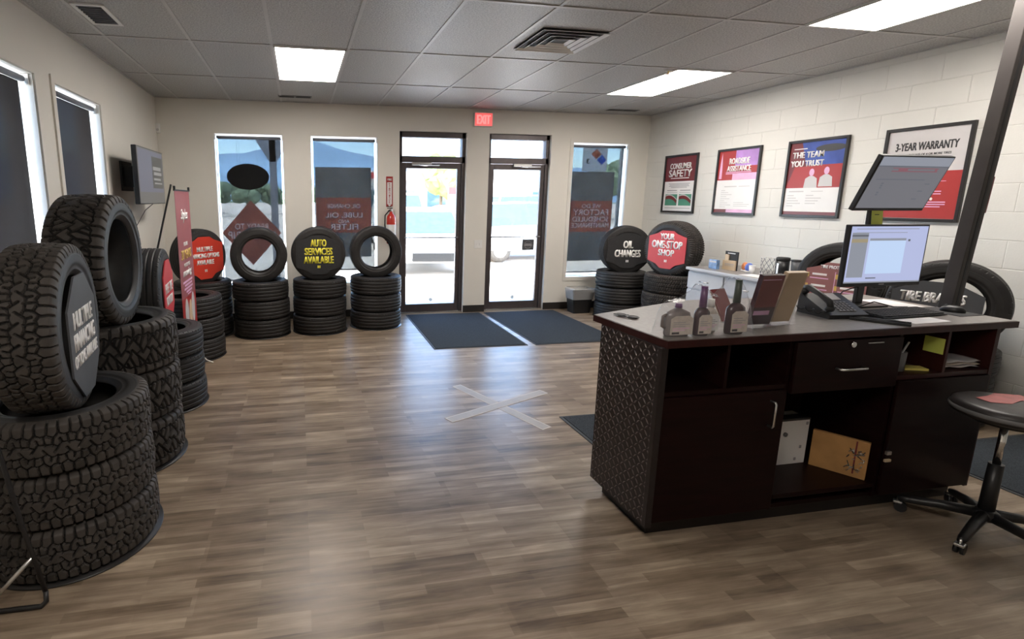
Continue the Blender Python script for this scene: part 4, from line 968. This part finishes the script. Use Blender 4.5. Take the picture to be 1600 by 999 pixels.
# phone
t = thing('desk_phone', 'black desk phone with a handset left of the monitor stand', 'telephone', (2.785, 2.245, ZT), (0, 0, -.10))
b = MB(); b.prism([(-.10, 0), (.10, 0), (.10, .085), (.085, .105), (-.10, .022)], -.10, .12, M['black'], frame_m((0, 0, 0), (0, 1, 0), (0, 0, 1))); b.build('body', t)
S = frame_m((0.03, 0, .068), (1, 0, 0), (0, .185, .083))
MB().box(-.045, .045, .025, .085, -.004, .003, M['pale'], .002, S).build('display', t)
q = MB()
for r_ in range(5):
    for c_ in range(5): q.box(-.048 + c_*.020, -.034 + c_*.020, -.080 + r_*.018, -.068 + r_*.018, -.004, .004, M['grey'], 0, S)
q.build('keypad', t)
q = MB(); q.tube([(-.085, -.085, .055), (-.085, -.075, .085), (-.085, -.01, .118), (-.085, .06, .142), (-.085, .09, .135)], [.014, .017, .013, .017, .016], M['black'], 10); q.ball((-.085, -.08, .052), .022, M['black'], 12, (1, 1, .8)); q.ball((-.085, .085, .120), .023, M['black'], 12, (1, 1, .8)); q.build('handset', t)
MB().tube([(-.10, -.09, .04)] + [(-.115 - .008*math.cos(k*1.4), -.085 + .012*k, .030 + .010*math.sin(k*1.4)) for k in range(15)], .0035, M['black'], 6).build('coiled_cord', t)

# monitors on a shared stand
t = thing('monitor_stand', 'black upright stand carrying both monitors on the counter', 'monitor stand', (3.215, 2.445, ZT))
MB().box(-.11, .11, -.09, .09, 0, .012, M['black'], .004).build('base', t)
MB().box(-.024, .024, -.012, .012, .012, .82, M['black'], .004).build('post', t)
for z in (.300, .695): MB().box(-.03, .03, -.055, -.010, z - .03, z + .03, M['black'], .004).build('mount', t)
def monitor(P, hw, hh, label, name='monitor'):
    t = thing(name, label, 'monitor', group='monitors on the stand'); t.matrix_world = P
    MB().box(-hw, hw, -hh, hh, -.028, 0, M['black'], .004).build('case', t)
    return t
t = monitor(frame_m((3.237, 2.350, 1.286), (1, 0, -.006), (0, 0, 1)), .275, .174, 'lower monitor with a bright lilac and blue screen')
MB().box(-.264, .264, -.152, .164, 0, .001, M['screen']).build('screen', t)
q = MB(); q.box(-.13, .12, -.10, .085, .001, .0014, M['scr_white']); q.box(-.13, .12, .085, .098, .001, .0014, M['scr_grey']); q.box(-.255, -.145, -.12, .13, .001, .0014, M['scr_grey']); q.box(-.255, -.145, .075, .095, .0014, .0018, M['scr_tan']); q.box(-.255, -.145, .108, .118, .0014, .0018, M['scr_dark'])
q.box(-.23, .20, .148, .152, .001, .0014, M['scr_grey']); q.box(-.23, .12, .128, .131, .001, .0014, M['scr_grey']); q.box(.135, .15, .08, .092, .001, .0014, M['scr_dark']); q.box(-.12, -.05, -.128, -.122, .001, .0014, M['scr_dark']); q.box(-.264, .264, -.152, -.144, .001, .0014, M['scr_grey']); q.build('screen_windows', t)
MB().box(-.04, .04, -.190, -.174, -.02, -.004, M['black'], .003).box(-.018, .018, -.165, -.158, 0, .001, M['smallprint']).build('chin', t)
a = math.atan2(.111, .284)
t = monitor(frame_m((3.188, 2.290, 1.677), (1, 0, 0), (0, -math.sin(a), math.cos(a))), .238, .153, 'upper monitor tilted down with a dull grey screen')
MB().box(-.229, .229, -.135, .146, 0, .001, M['screen2']).build('screen', t)
q = MB(); q.box(-.229, .229, .100, .146, .001, .0014, M['scr_grey']); q.box(-.229, .229, .094, .100, .001, .0016, M['scr_dark']); q.box(-.13, .17, .068, .073, .001, .0016, M['scr_red']); q.box(-.13, .17, .085, .089, .001, .0016, M['scr_red'])
q.box(-.09, -.03, .074, .084, .001, .0016, M['scr_red']); q.box(.15, .165, .074, .084, .001, .0016, M['scr_red']); q.box(-.20, .12, .024, .028, .001, .0016, M['scr_dark'])
for y, x in ((.0, .14), (-.04, .12), (-.085, .11)): q.box(x, x + .03, y, y + .006, .001, .0016, M['scr_dark'])
for y in (.0, -.012, -.024, -.05, -.062): q.box(-.15, -.137, y, y + .008, .001, .0016, M['scr_dark'])
q.build('screen_windows', t)
t = thing('sticky_note', 'yellow-green sticky note hanging below the upper monitor', 'sticky note'); t.matrix_world = frame_m((3.172, 2.380, 1.500), (1, 0, 0), (0, .1, 1))
MB().box(-.040, .036, -.050, .046, -.0006, .0006, M['sticky']).build('paper', t); MB().box(-.02, .01, .012, .016, .0006, .001, M['ink']).build('scribble', t)

t = thing('keyboard', 'black computer keyboard on the counter in front of the monitors', 'keyboard', (3.170, 2.185, ZT), (0, 0, .05))
MB().prism([(-.075, .004), (.075, .008), (.075, .020), (-.075, .010)], -.225, .225, M['black'], frame_m((0, 0, 0), (0, 1, 0), (0, 0, 1))).build('body', t)
q = MB(); K = frame_m((0, 0, .0155), (1, 0, 0), (0, 1, .066))
for r_ in range(6):
    for c_ in range(21): q.box(-.216 + c_*.0205, -.199 + c_*.0205, -.066 + r_*.0215, -.049 + r_*.0215, -.003, .005, M['blackm'], 0, K)
q.build('keys', t); MB().box(-.20, -.19, .06, .07, 0, .006, M['black']).box(.19, .20, .06, .07, 0, .006, M['black']).build('feet', t)
t = thing('mouse_pad', 'thin black mouse pad at the right end of the counter', 'mouse pad', (3.52, 2.19, ZT)); MB().box(-.085, .085, -.10, .12, 0, .003, M['blackm'], .001).build('pad', t)
t = thing('computer_mouse', 'black computer mouse at the foot of the leaning pillar', 'mouse', (3.53, 2.185, ZT + .003), (0, 0, .5))
b = MB(); b.ball((0, 0, .008), .03, M['black'], 20, (.95, 1.75, .95)); bmesh.ops.bisect_plane(b.bm, geom=b.bm.verts[:] + b.bm.edges[:] + b.bm.faces[:], plane_co=(0, 0, 0), plane_no=(0, 0, 1), clear_inner=True); b.build('shell', t)
MB().cyl((-.003, .028, .031), (.003, .028, .031), .007, None, M['grey'], 14).build('wheel', t)
t = thing('pen_tray', 'black pen lying beside a flat tray before the keyboard', 'tray', (2.872, 2.062, ZT), (0, 0, -.95))
MB().box(-.115, .115, -.035, .035, 0, .006, M['blackm'], .002).box(-.115, .115, -.035, -.028, .006, .013, M['black']).box(-.115, .115, .028, .035, .006, .013, M['black']).build('tray', t)
MB().cyl((-.10, 0, .011), (.10, .0, .011), .005, None, M['black'], 10).build('pen', t)
t = thing('paper_sheet', 'white sheet of paper at the counter edge before the keyboard', 'paper', (3.13, 2.040, ZT), (0, 0, .05)); MB().box(-.125, .125, -.038, .06, 0, .001, M['paper']).build('sheet', t)
t = thing('paper_stack', 'white papers under the stand and cables behind the keyboard', 'paper', (3.36, 2.42, ZT), (0, 0, -.1)); MB().box(-.02, .17, -.10, .14, 0, .006, M['paper']).build('sheets', t)
for k, pts in enumerate((((2.98, 2.42, .006), (3.02, 2.38, .10), (3.10, 2.36, .13), (3.20, 2.425, .16)), ((3.08, 2.35, .006), (3.14, 2.30, .05), (3.26, 2.285, .02), (3.38, 2.30, .012)))):
    o = MB().tube([Vector(p) + Vector((0, 0, ZT)) for p in pts], .0035, M['black'], 6).build('cable'); tag(o, ('black cable rising to the lower monitor behind the phone', 'black cable lying on the counter behind the keyboard')[k], 'cable')

# inside the counter
t = thing('white_box', 'small white metal box on the open bottom shelf of the counter', 'box', (2.615, 2.255, .158), (0, 0, 0))
MB().box(-.115, .098, -.055, .055, 0, .262, M['paper'], .004).build('body', t); MB().box(-.115, .098, -.057, .0, .255, .268, M['ink'], .002).build('lid', t); MB().cyl((-.055, -.055, .18), (-.055, -.062, .18), .012, None, M['grey'], 16).build('knob', t)
q = MB()
for x, z in ((.08, .235), (.055, .10), (.03, .03)): q.box(x - .006, x + .006, -.058, -.055, z - .008, z + .008, M['smallprint'])
q.build('printed_mark', t)
t = thing('cardboard_sleeve', 'brown cardboard sleeve leaning on the bottom shelf of the counter', 'box'); u = Vector((.105, -.165, -.0)); 
t.matrix_world = frame_m((2.785, 2.075, .158), u, (0.0, 0, 1))
MB().box(-.125, .110, 0, .205, -.028, .0, M['card'], .003).build('sleeve', t)
q = MB(); random.seed(5)
for k in range(26):
    a = random.uniform(.03, .095); y = random.uniform(.03, .15); r_ = random.uniform(0, 3.14); l = random.uniform(.006, .016); dx, dy = l*math.cos(r_), l*math.sin(r_)
    q.tube([(a - dx, y - dy, .001), (a, y, .003), (a + dx, y + dy, .001)], .0022, M['steel' if k % 3 else 'ink'], 5)
q.build('wire_tangle', t); MB().box(.055, .062, .02, .20, .0, .001, M['maroon']).build('red_streak', t)
t = thing('pen_cup', 'grey mesh pen cup in the small right cubby of the counter', 'pen cup', (2.985, 2.035, .735))
MB().lathe([(0, 0), (.034, 0), (.036, .10), (.034, .10), (.032, .004), (0, .004)], M['grey'], 24).build('cup', t)
for k, (dx, dy, m) in enumerate(((.06, .0, 'pale'), (-.035, .01, 'grey'), (.02, .03, 'ink'))): MB().cyl((-dx*.3, -dy*.3, .008), (dx, dy, .145 - .01*k), .0045, None, M[m], 8).build('pen', t)
t = thing('sticky_note', 'yellow-green sticky note stuck on the divider inside the counter cubby', 'sticky note'); t.matrix_world = frame_m((3.1715, 2.010, .866), (0, -1, 0), (0, 0, 1)) ; MB().box(-.044, .044, -.04, .04, 0, .001, M['sticky']).build('paper', t)
t = thing('notepad', 'yellow notepad lying in the counter cubby beside the pen cup', 'notepad', (3.095, 2.030, .735), (0, 0, -.35)); MB().box(-.055, .05, -.03, .03, 0, .011, M['sticky2'], .001).build('pad', t)
t = thing('folded_papers', 'folded papers lying in the right cubby of the counter', 'paper', (3.330, 2.055, .735), (0, 0, -.08))
for k in range(3):
    b = MB(); zz = .002 + k*.013; b.tube([(-.12 + .24*i/12, 0, zz + .006 + .012*math.sin(i*.5 + k)**2*.6) for i in range(13)], .006, M['pale' if k != 1 else 'label'], 8)
    for v in b.bm.verts: v.co.y *= 12
    b.build('sheet', t)

# ------------------------------------------------------------------ leaning pillar
t = thing('utility_pole', 'dark square utility pole leaning beside the counter up to the ceiling', 'pole', (3.745, 2.384, 0))
A = frame_m((0, 0, 0), (1, 0, 0), (0, 1, 0)); sh = Matrix.Identity(4); sh[0][2] = .0735
b = MB(); b.box(-.034, .034, -.034, .034, .003, 2.787, M['pole'], .003, sh); b.build('pole', t)
MB().box(-.008, .008, -.0355, -.034, .02, 2.77, M['blackm'], 0, sh).build('cover_groove', t)
MB().box(-.07, .07, -.07, .07, 0, .006, M['bronze'], .002).build('base_plate', t)
MB().box(.034, .052, -.03, .02, 1.52, 1.73, M['maroon'], .006, sh).build('red_tag', t)

# ------------------------------------------------------------------ stool
t = thing('rolling_stool', 'black rolling stool with red printed seat, cut by the right picture edge', 'stool', (3.20, 1.70, 0))
MB().lathe([(0, .600), (.165, .600), (.188, .612), (.192, .635), (.186, .658), (.165, .668), (.08, .674), (0, .675)], M['vinyl'], 48).build('seat', t)
MB().lathe([(.1925, .622), (.196, .628), (.196, .636), (.1925, .642)], M['grey'], 48).build('seat_trim', t)
b = MB(); random.seed(3)
b.prism([(x*.8 + .03, y*.55 + .05) for x, y in [(-.15, -.06), (-.06, -.12), (.05, -.08), (.14, -.10), (.17, .02), (.06, .10), (-.04, .06), (-.14, .05)]], .6752, .6765, M['vinylred']); b.build('seat_print', t)
MB().lathe([(0, .575), (.12, .578), (.13, .600), (0, .602)], M['black'], 32).build('seat_pan', t)
MB().cyl((0, 0, .36), (0, 0, .58), .0145, None, M['chrome'], 20).build('gas_lift', t)
MB().cyl((0, 0, .10), (0, 0, .37), .030, .027, M['black'], 24).build('column', t)
b = MB(); b.lathe([(0, .085), (.045, .088), (.05, .12), (.034, .135), (0, .135)], M['black'], 24); b.build('hub', t)
for k in range(5):
    a = math.radians(198 + 72*k); c, s = math.cos(a), math.sin(a)
    L_ = MB(); L_.tube([(.03*c, .03*s, .108), (.15*c, .15*s, .095), (.27*c, .27*s, .072), (.300*c, .300*s, .068)], [.026, .022, .018, .013], M['black'], 12); lg = L_.build('leg', t)
    cx, cy = .297*c, .297*s; C_ = MB(); C_.cyl((cx, cy, .045), (cx, cy, .075), .007, None, M['steel'], 10)
    for q in (-.011, .011): C_.cyl((cx + q*s - .012*c - .007*s, cy - q*c - .012*s + .007*c, .025), (cx + q*s - .012*c + .007*s, cy - q*c - .012*s - .007*c, .025), .025, None, M['black'], 20)
    C_.box(-.018, .018, -.018, .018, .040, .054, M['steel'], .004, Matrix.Translation((cx, cy, 0)) @ Matrix.Rotation(a, 4, 'Z')); C_.build('caster', lg)

# ------------------------------------------------------------------ pale cabinet with coffee things, bin
t = thing('drawer_cabinet', 'pale grey drawer cabinet with dark grey top against the right wall', 'cabinet', (4.65, 4.625, 0))
MB().box(-.30, .35, -.52, .52, .08, .82, M['cabinet'], .003).build('body', t); MB().box(-.26, .35, -.50, .50, 0, .08, M['inside']).build('toe_kick', t)
MB().box(-.335, .36, -.54, .54, .82, .85, M['cabinet'], .004).build('worktop_edge', t); MB().box(-.325, .36, -.53, .53, .85, .852, M['top']).build('worktop', t)
for k, y in enumerate((.262, -.262)):
    for z0, z1 in ((.62, .80), (.36, .60), (.10, .34)):
        d = MB().box(-.318, -.30, y - .250, y + .250, z0, z1, M['cabinet'], .003).build('drawer', t)
        zz = (z0 + z1)/2; MB().tube([(-.318, y - .055, zz), (-.340, y - .050, zz), (-.340, y + .050, zz), (-.318, y + .055, zz)], .005, M['steel'], 8).build('handle', d)
CZ = .852
def card_stand(loc, w, h, rot, mats, label, name='card_stand'):
    t = thing(name, label, 'card stand', (*loc, CZ)); t.rotation_euler = (0, 0, rot)
    return t
t = card_stand((4.47, 4.93), .1, .12, -PI/2, None, 'small blue card holder on the pale cabinet'); MB().box(-.055, .055, -.02, .02, 0, .10, M['bluebox'], .002).build('box', t); MB().box(-.045, .045, -.022, -.02, .07, .088, M['pale']).build('print', t)
t = card_stand((4.56, 4.80), .1, .2, -PI/2, None, 'cream and black menu card standing on the pale cabinet'); MB().box(-.085, .085, -.006, .006, 0, .20, M['blackm'], .001).build('card', t); MB().box(-.095, .080, -.020, -.007, 0, .105, M['tan'], .002).box(-.07, -.02, -.018, -.007, .105, .165, M['tan']).build('cream_front', t)
q = MB(); q.box(-.06, .06, -.0215, -.020, .06, .068, M['smallprint']); q.box(-.06, .05, -.0215, -.020, .045, .05, M['smallprint']); q.box(-.05, .05, -.0075, -.006, .175, .185, M['pale']); q.build('print', t)
for k, (x, y, m, lab) in enumerate(((4.62, 4.675, 'orange', 'orange sachet beside the menu card on the cabinet'), (4.60, 4.605, 'bluewrap', 'blue sachet left of the small white cup on the cabinet'))):
    t = thing('sachet', lab, 'sachet', (x, y, CZ), (0, 0, .4*k)); MB().ball((0, 0, .05), .045, M[m], 14, (.6, .9, 1.1)).build('wrapper', t); MB().box(-.02, .02, -.035, .035, 0, .02, M['letter'], .006).build('base', t)
t = thing('paper_cup', 'small white paper cup on the cabinet before the wire basket', 'cup', (4.535, 4.505, CZ)); MB().lathe([(0, 0), (.021, 0), (.028, .082), (.026, .082), (.019, .004), (0, .004)], M['paper'], 24).build('cup', t); MB().lathe([(.028, .080), (.030, .083), (.028, .086), (.026, .083)], M['paper'], 24, None, True).build('rim', t)
t = thing('wire_basket', 'white criss-cross wire basket on the pale cabinet', 'basket', (4.66, 4.445, CZ))
random.seed(11); w = MB()
for k in range(9):
    a = 2*PI*k/9
    for s in (1, -1): w.tube([((.058 + .006*i/6)*math.cos(a + s*i*.28), (.058 + .006*i/6)*math.sin(a + s*i*.28), .17*i/6) for i in range(7)], .0025, M['white' if s > 0 else 'postgrey'], 6)
for z in (.003, .17): w.tube([(.062*math.cos(2*PI*k/24), .062*math.sin(2*PI*k/24), z) for k in range(24)], .0035, M['white'], 6, True)
w.lathe([(0, .001), (.058, .001), (.058, .004), (0, .004)], M['white'], 24); w.build('wire_mesh', t)
t = thing('canister', 'black lidded canister beside the wire basket on the cabinet', 'canister', (4.70, 4.320, CZ)); MB().lathe([(0, 0), (.056, 0), (.056, .155), (0, .155)], M['black'], 32).build('body', t); MB().lathe([(0, .155), (.058, .155), (.058, .183), (.05, .188), (0, .188)], M['blackm'], 32).build('lid', t); MB().box(-.059, -.054, -.012, .012, .02, .13, M['steel'], .002).build('spout_strip', t)
t = thing('canister', 'dark tall tumbler right of the black lidded canister on the cabinet', 'canister', (4.74, 4.205, CZ)); MB().lathe([(0, 0), (.040, 0), (.050, .165), (.046, .165), (.036, .004), (0, .004)], M['dgrey'], 32).build('body', t); MB().lathe([(.050, .160), (.054, .163), (.054, .172), (0, .174)], M['black'], 32).build('lid', t)
t = thing('paper_sheet', 'white paper lying on the pale cabinet at its front right', 'paper', (4.44, 4.36, CZ), (0, 0, .1)); MB().box(-.08, .10, -.10, .12, 0, .0015, M['paper']).build('sheet', t)
t = thing('trash_can', 'black trash can with a clear liner against the far wall', 'trash can', (3.925, 6.72, 0))
b = MB(); o_ = [(-.145, -.10), (.145, -.10), (.145, .10), (-.145, .10)]
def taper(bm_, pts, z0, z1, k0, k1, m, cap=True):
    a = [bm_.bm.verts.new((x*k0, y*k0, z0)) for x, y in pts]; c = [bm_.bm.verts.new((x*k1, y*k1, z1)) for x, y in pts]; n = len(pts)
    for i in range(n): bm_.bm.faces.new((a[i], a[(i+1) % n], c[(i+1) % n], c[i]))
    if cap: bm_.bm.faces.new(a[::-1])
    bm_._fin(a + c, m)
rr = [(sx*(.135 if abs(k) == 1 else .15), sy*(.11 if abs(k) == 1 else .095)) for sx, sy, k in ((-1, -1, 1), (1, -1, 1), (1, -1, 2), (1, 1, 2), (1, 1, 1), (-1, 1, 1), (-1, 1, 2), (-1, -1, 2))]
taper(b, rr, 0, .30, .84, 1.06, M['black']); taper(b, rr, .006, .30, .80, 1.03, M['black']); b.build('bin', t)
b = MB(); taper(b, rr, .20, .345, 1.035, 1.16, M['liner'], False); taper(b, rr, .345, .36, 1.16, 1.05, M['liner'], False); b.build('bin_liner', t)
# ------------------------------------------------------------------ outside
GZ = -.125
struct(MB().box(-150, 150, -80, 260, GZ - .3, GZ, M['concrete']).build('ground_outside'))
t = thing('canopy_post', 'grey steel canopy post standing outside the left front window', 'post', (-.42, 9.6, GZ))
MB().box(-.06, .06, -.06, .06, 0, 2.75, M['postgrey'], .005).build('post', t); MB().prism([(-.06, 2.35), (.06, 2.35), (.30, 2.75), (-.30, 2.75)], -.06, .06, M['postgrey'], frame_m((0, 0, 0), (1, 0, 0), (0, 0, 1))).build('bracket', t); MB().box(-.13, .13, -.13, .13, 0, .02, M['postgrey'], .003).build('base_plate', t)

def car(loc, rot, paint, label, L_=4.6, Wd=1.82, Hh=1.50, van=False):
    t = thing('parked_car', label, 'car', (*loc, GZ), (0, 0, rot), 'cars parked outside the doors')
    hl = L_/2
    if van: belt = [(-hl, .45, .80), (-hl + .12, .30, .98), (-.55*hl, .25, 1.05), (0, .25, 1.05), (.6*hl, .25, 1.02), (hl - .2, .30, .92), (hl, .42, .72)]; roof = [(-hl + .10, .98), (-hl + .35, Hh - .05), (-.2*hl, Hh), (.30*hl, Hh - .06), (.70*hl, 1.0)]
    else: belt = [(-hl, .45, .80), (-hl + .15, .30, .92), (-.55*hl, .25, .98), (0, .25, .95), (.45*hl, .25, .93), (hl - .25, .30, .82), (hl, .42, .62)]; roof = [(-.82*hl, .95), (-.55*hl, Hh - .10), (-.15*hl, Hh), (.15*hl, Hh - .06), (.52*hl, .94)]
    def loft(st, zw):  # stations: x -> ring of rounded box
        vs, fs = [], []; n = 10
        for x, ring in st: vs += [(x, y, z) for y, z in ring]
        for i in range(len(st)-1):
            for k in range(n): a = i*n + k; b_ = i*n + (k+1) % n; fs.append((a, b_, b_ + n, a + n))
        fs.append(tuple(range(n))[::-1]); fs.append(tuple(range((len(st)-1)*n, len(st)*n)))
        return vs, fs
    def ring(z0, z1, w0, w1, c=.06): return [(-w0 + c, z0), (w0 - c, z0), (w0, z0 + c), (w0 + .0, (z0+z1)/2), (w1, z1 - c), (w1 - c, z1), (-w1 + c, z1), (-w1, z1 - c), (-w0 - .0, (z0+z1)/2), (-w0, z0 + c)]
    st = [(x, ring(z0, z1, Wd/2*(.86 if abs(x) > hl - .05 else 1), Wd/2*(.80 if abs(x) > hl - .05 else .95), .05)) for x, z0, z1 in belt]
    vs, fs = loft(st, 0); o = from_data('body', vs, fs, paint, None, True, t); o.modifiers.new('bevel', 'BEVEL').width = .02
    zb = .90; st = [(x, ring(zb - .05, z + .001 if z > zb else zb + .02, Wd/2*.93, Wd/2*(.93 if z < 1.05 else .76), .03)) for x, z in roof]
    vs, fs = loft(st, 0); from_data('cabin_glass', vs, fs, M['carglass'], None, False, t)
    q = MB(); rx = [p for p in roof if p[1] > 1.2]
    for (x0, z0), (x1, z1) in zip(rx, rx[1:]): q.prism([(x0 - .03, z0 - .015), (x1 + .03, z1 - .015), (x1 + .03, z1 + .02), (x0 - .03, z0 + .02)], -Wd/2*.75, Wd/2*.75, paint, frame_m((0, 0, 0), (1, 0, 0), (0, 0, 1)))
    for s in (1, -1):
        for (x0, z0), (x1, z1) in zip(roof[:2] + [roof[-1]], roof[1:2] + [roof[0]] + [roof[-2]]):
            if abs(z0 - z1) > .2: q.tube([(x0, s*Wd/2*(.92 if z0 < 1.1 else .77), z0), (x1, s*Wd/2*(.92 if z1 < 1.1 else .77), z1)], .035, paint, 6)
        q.tube([(-.05*hl, s*Wd/2*.93, .92), (-.1*hl, s*Wd/2*.78, Hh - .03)], .03, paint, 6)
    q.build('roof', t)
    for sx in (-.62, .62):
        for s in (1, -1):
            y = s*(Wd/2 - .10); wv = MB(); wv.lathe([(.20, -.10), (.32, -.10), (.335, -.06), (.335, .06), (.32, .10), (.20, .10)], M['rubber'], 28, Matrix.Translation((sx*hl, y, .335)) @ Matrix.Rotation(PI/2, 4, 'X')); wv.lathe([(0, -.09), (.20, -.10), (.20, .10), (0, .09)], M['steel'], 28, Matrix.Translation((sx*hl, y, .335)) @ Matrix.Rotation(PI/2, 4, 'X')); wv.build('wheel', t)
    for s in (1, -1): MB().box(hl - .10, hl - .01, s*Wd*.28 - .20, s*Wd*.28 + .20, .60, .72, M['carlamp'], .02).build('headlight', t)
    MB().box(hl - .04, hl + .015, -.50, .50, .36, .56, M['black'], .02).build('grille', t); MB().box(-hl - .01, -hl + .05, -.26, .26, .55, .68, M['letter'], .005).build('rear_plate', t)
    return t
R90 = -PI/2
car((3.2, 13.4), R90 - .12, M['carwhite'], 'white car facing the left door, nearest outside')
car((6.9, 14.6), .05, M['carwhite'], 'white car seen from the side through the right door', 4.8, 1.85, 1.65, True)
car((3.6, 19.2), R90 - .1, M['carwhite'], 'white van behind the white car outside the left door', 4.8, 1.9, 1.95, True)
car((6.0, 19.6), R90, M['carred'], 'red car farther back outside the left door')
car((9.8, 20.2), .05, M['carwhite'], 'white van behind the white side-on car outside the right door', 5.0, 1.9, 1.9, True)
car((12.6, 30.0), .2, M['carsilver'], 'silver car far back outside the right door', 4.6, 1.85, 1.6, True)
car((15.2, 28.5), .3, M['carwhite'], 'white car far back at the right edge of the right door')
t = thing('road_sign_board', 'white board sign with a red header standing outside the left door', 'sign', (5.05, 15.6, GZ)); MB().box(-.55, .55, -.04, .04, .9, 2.1, M['paper'], .01).build('board', t); MB().box(-.55, .55, -.06, -.04, 1.88, 2.1, M['red']).box(-.5, .5, -.06, -.04, .92, .98, M['red']).build('red_header', t)
for x in (-.45, .45): MB().box(x - .03, x + .03, -.03, .03, 0, .9, M['steel']).build('leg', t)
t = thing('shop_building', 'long low pale building across the parking lot', 'building', (21.5, 49, GZ))
MB().box(-9.0, 5, 0, 10, 0, 4.4, M['stucco']).build('wall', t); MB().box(-9.2, 5.2, -.25, 10.2, 4.3, 4.75, M['stuccoblue']).build('roof_trim', t)
for k in range(4):
    x = -7.8 + k*3.0; w = MB().box(x, x + 1.6, -.06, 0, .9, 2.6, M['postgrey']).build('window_frame', t); MB().box(x + .08, x + 1.52, -.09, -.06, .98, 2.52, M['carglass']).build('pane', w)
t = thing('shop_building', 'white building with red fascia outside the left door', 'building', (8.0, 41, GZ)); MB().box(-4.6, 4.0, 0, 8, 0, 3.7, M['stucco']).build('wall', t); MB().box(-4.7, 4.1, -.3, 0, 3.2, 3.9, M['paper']).box(-4.0, -2.2, -.36, -.3, 3.3, 3.8, M['red']).build('fascia', t)
for x in (-3.6, -.6, 2.0): w = MB().box(x, x + 1.7, -.06, 0, .5, 2.5, M['postgrey']).build('window_frame', t); MB().box(x + .08, x + 1.62, -.09, -.06, .58, 2.42, M['carglass']).build('pane', w)
def tree(loc, h, r, m, label):
    t = thing('tree', label, 'tree', (*loc, GZ), group='trees beyond the parking lot')
    MB().cyl((0, 0, 0), (0, 0, h*.6), .16*h/5, .09*h/5, M['bark'], 10).build('trunk', t)
    b = MB(); rs = random.Random(int(abs(loc[0])*10))
    for k in range(16):
        a, e = rs.uniform(0, 6.28), rs.uniform(-.5, 1); rr_ = r*rs.uniform(.2, .65)
        r0 = bmesh.ops.create_icosphere(b.bm, subdivisions=2, radius=r*rs.uniform(.32, .55))
        for v in r0['verts']: v.co *= 1 + rs.uniform(-.16, .16)
        b._fin(r0['verts'], m, Matrix.Translation((rr_*math.cos(a), rr_*math.sin(a), h*.66 + e*r*.55)))
    b.build('crown', t)
for k, a in enumerate(((8.9, 32.5, 4.3, 1.7, 'leaf', 'bright green tree outside the top right of the left door'), (11.4, 36.0, 3.9, 1.4, 'leafd', 'dark tree behind the bright green one outside the left door'),
        (-8.2, 54, 3.2, 1.7, 'leafd', 'dark tree left in the corner window view'), (-5.4, 58, 3.5, 1.9, 'leafd', 'broad tree in the middle of the corner window view'), (-3.0, 62, 3.2, 1.8, 'leafd', 'tree right of centre in the corner window view'), (-11.5, 66, 4.0, 2.4, 'leafd', 'big dark tree behind the others in the corner window view'),
        (1.0, 64, 3.8, 2.2, 'leafd', 'tree seen left in the middle front window'), (27.5, 43, 5.2, 2.0, 'leafd', 'tree outside the right window left of the placard'), (33.0, 42, 5.6, 2.2, 'leafd', 'tree outside the right window right of the placard'))):
    tree(a[:2], a[2], a[3], M[a[4]], a[5])
# mountain ridge
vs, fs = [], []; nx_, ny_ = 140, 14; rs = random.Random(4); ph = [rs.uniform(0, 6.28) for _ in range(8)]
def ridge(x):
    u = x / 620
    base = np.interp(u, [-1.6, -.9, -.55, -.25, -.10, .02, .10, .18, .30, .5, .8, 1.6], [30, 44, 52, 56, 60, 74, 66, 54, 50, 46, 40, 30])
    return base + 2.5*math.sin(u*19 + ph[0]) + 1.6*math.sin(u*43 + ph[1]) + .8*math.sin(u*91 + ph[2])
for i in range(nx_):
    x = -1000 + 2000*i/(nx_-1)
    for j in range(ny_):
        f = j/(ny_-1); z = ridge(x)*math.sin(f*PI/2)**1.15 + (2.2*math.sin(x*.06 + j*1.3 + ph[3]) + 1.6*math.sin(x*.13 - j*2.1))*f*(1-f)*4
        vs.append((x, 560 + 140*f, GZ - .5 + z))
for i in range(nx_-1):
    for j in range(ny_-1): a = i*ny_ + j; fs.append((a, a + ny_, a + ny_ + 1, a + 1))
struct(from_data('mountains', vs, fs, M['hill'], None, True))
struct(MB().box(-1200, 1200, 260, 2500, GZ - 1, GZ - .3, M['leafd']).build('ground_far'))
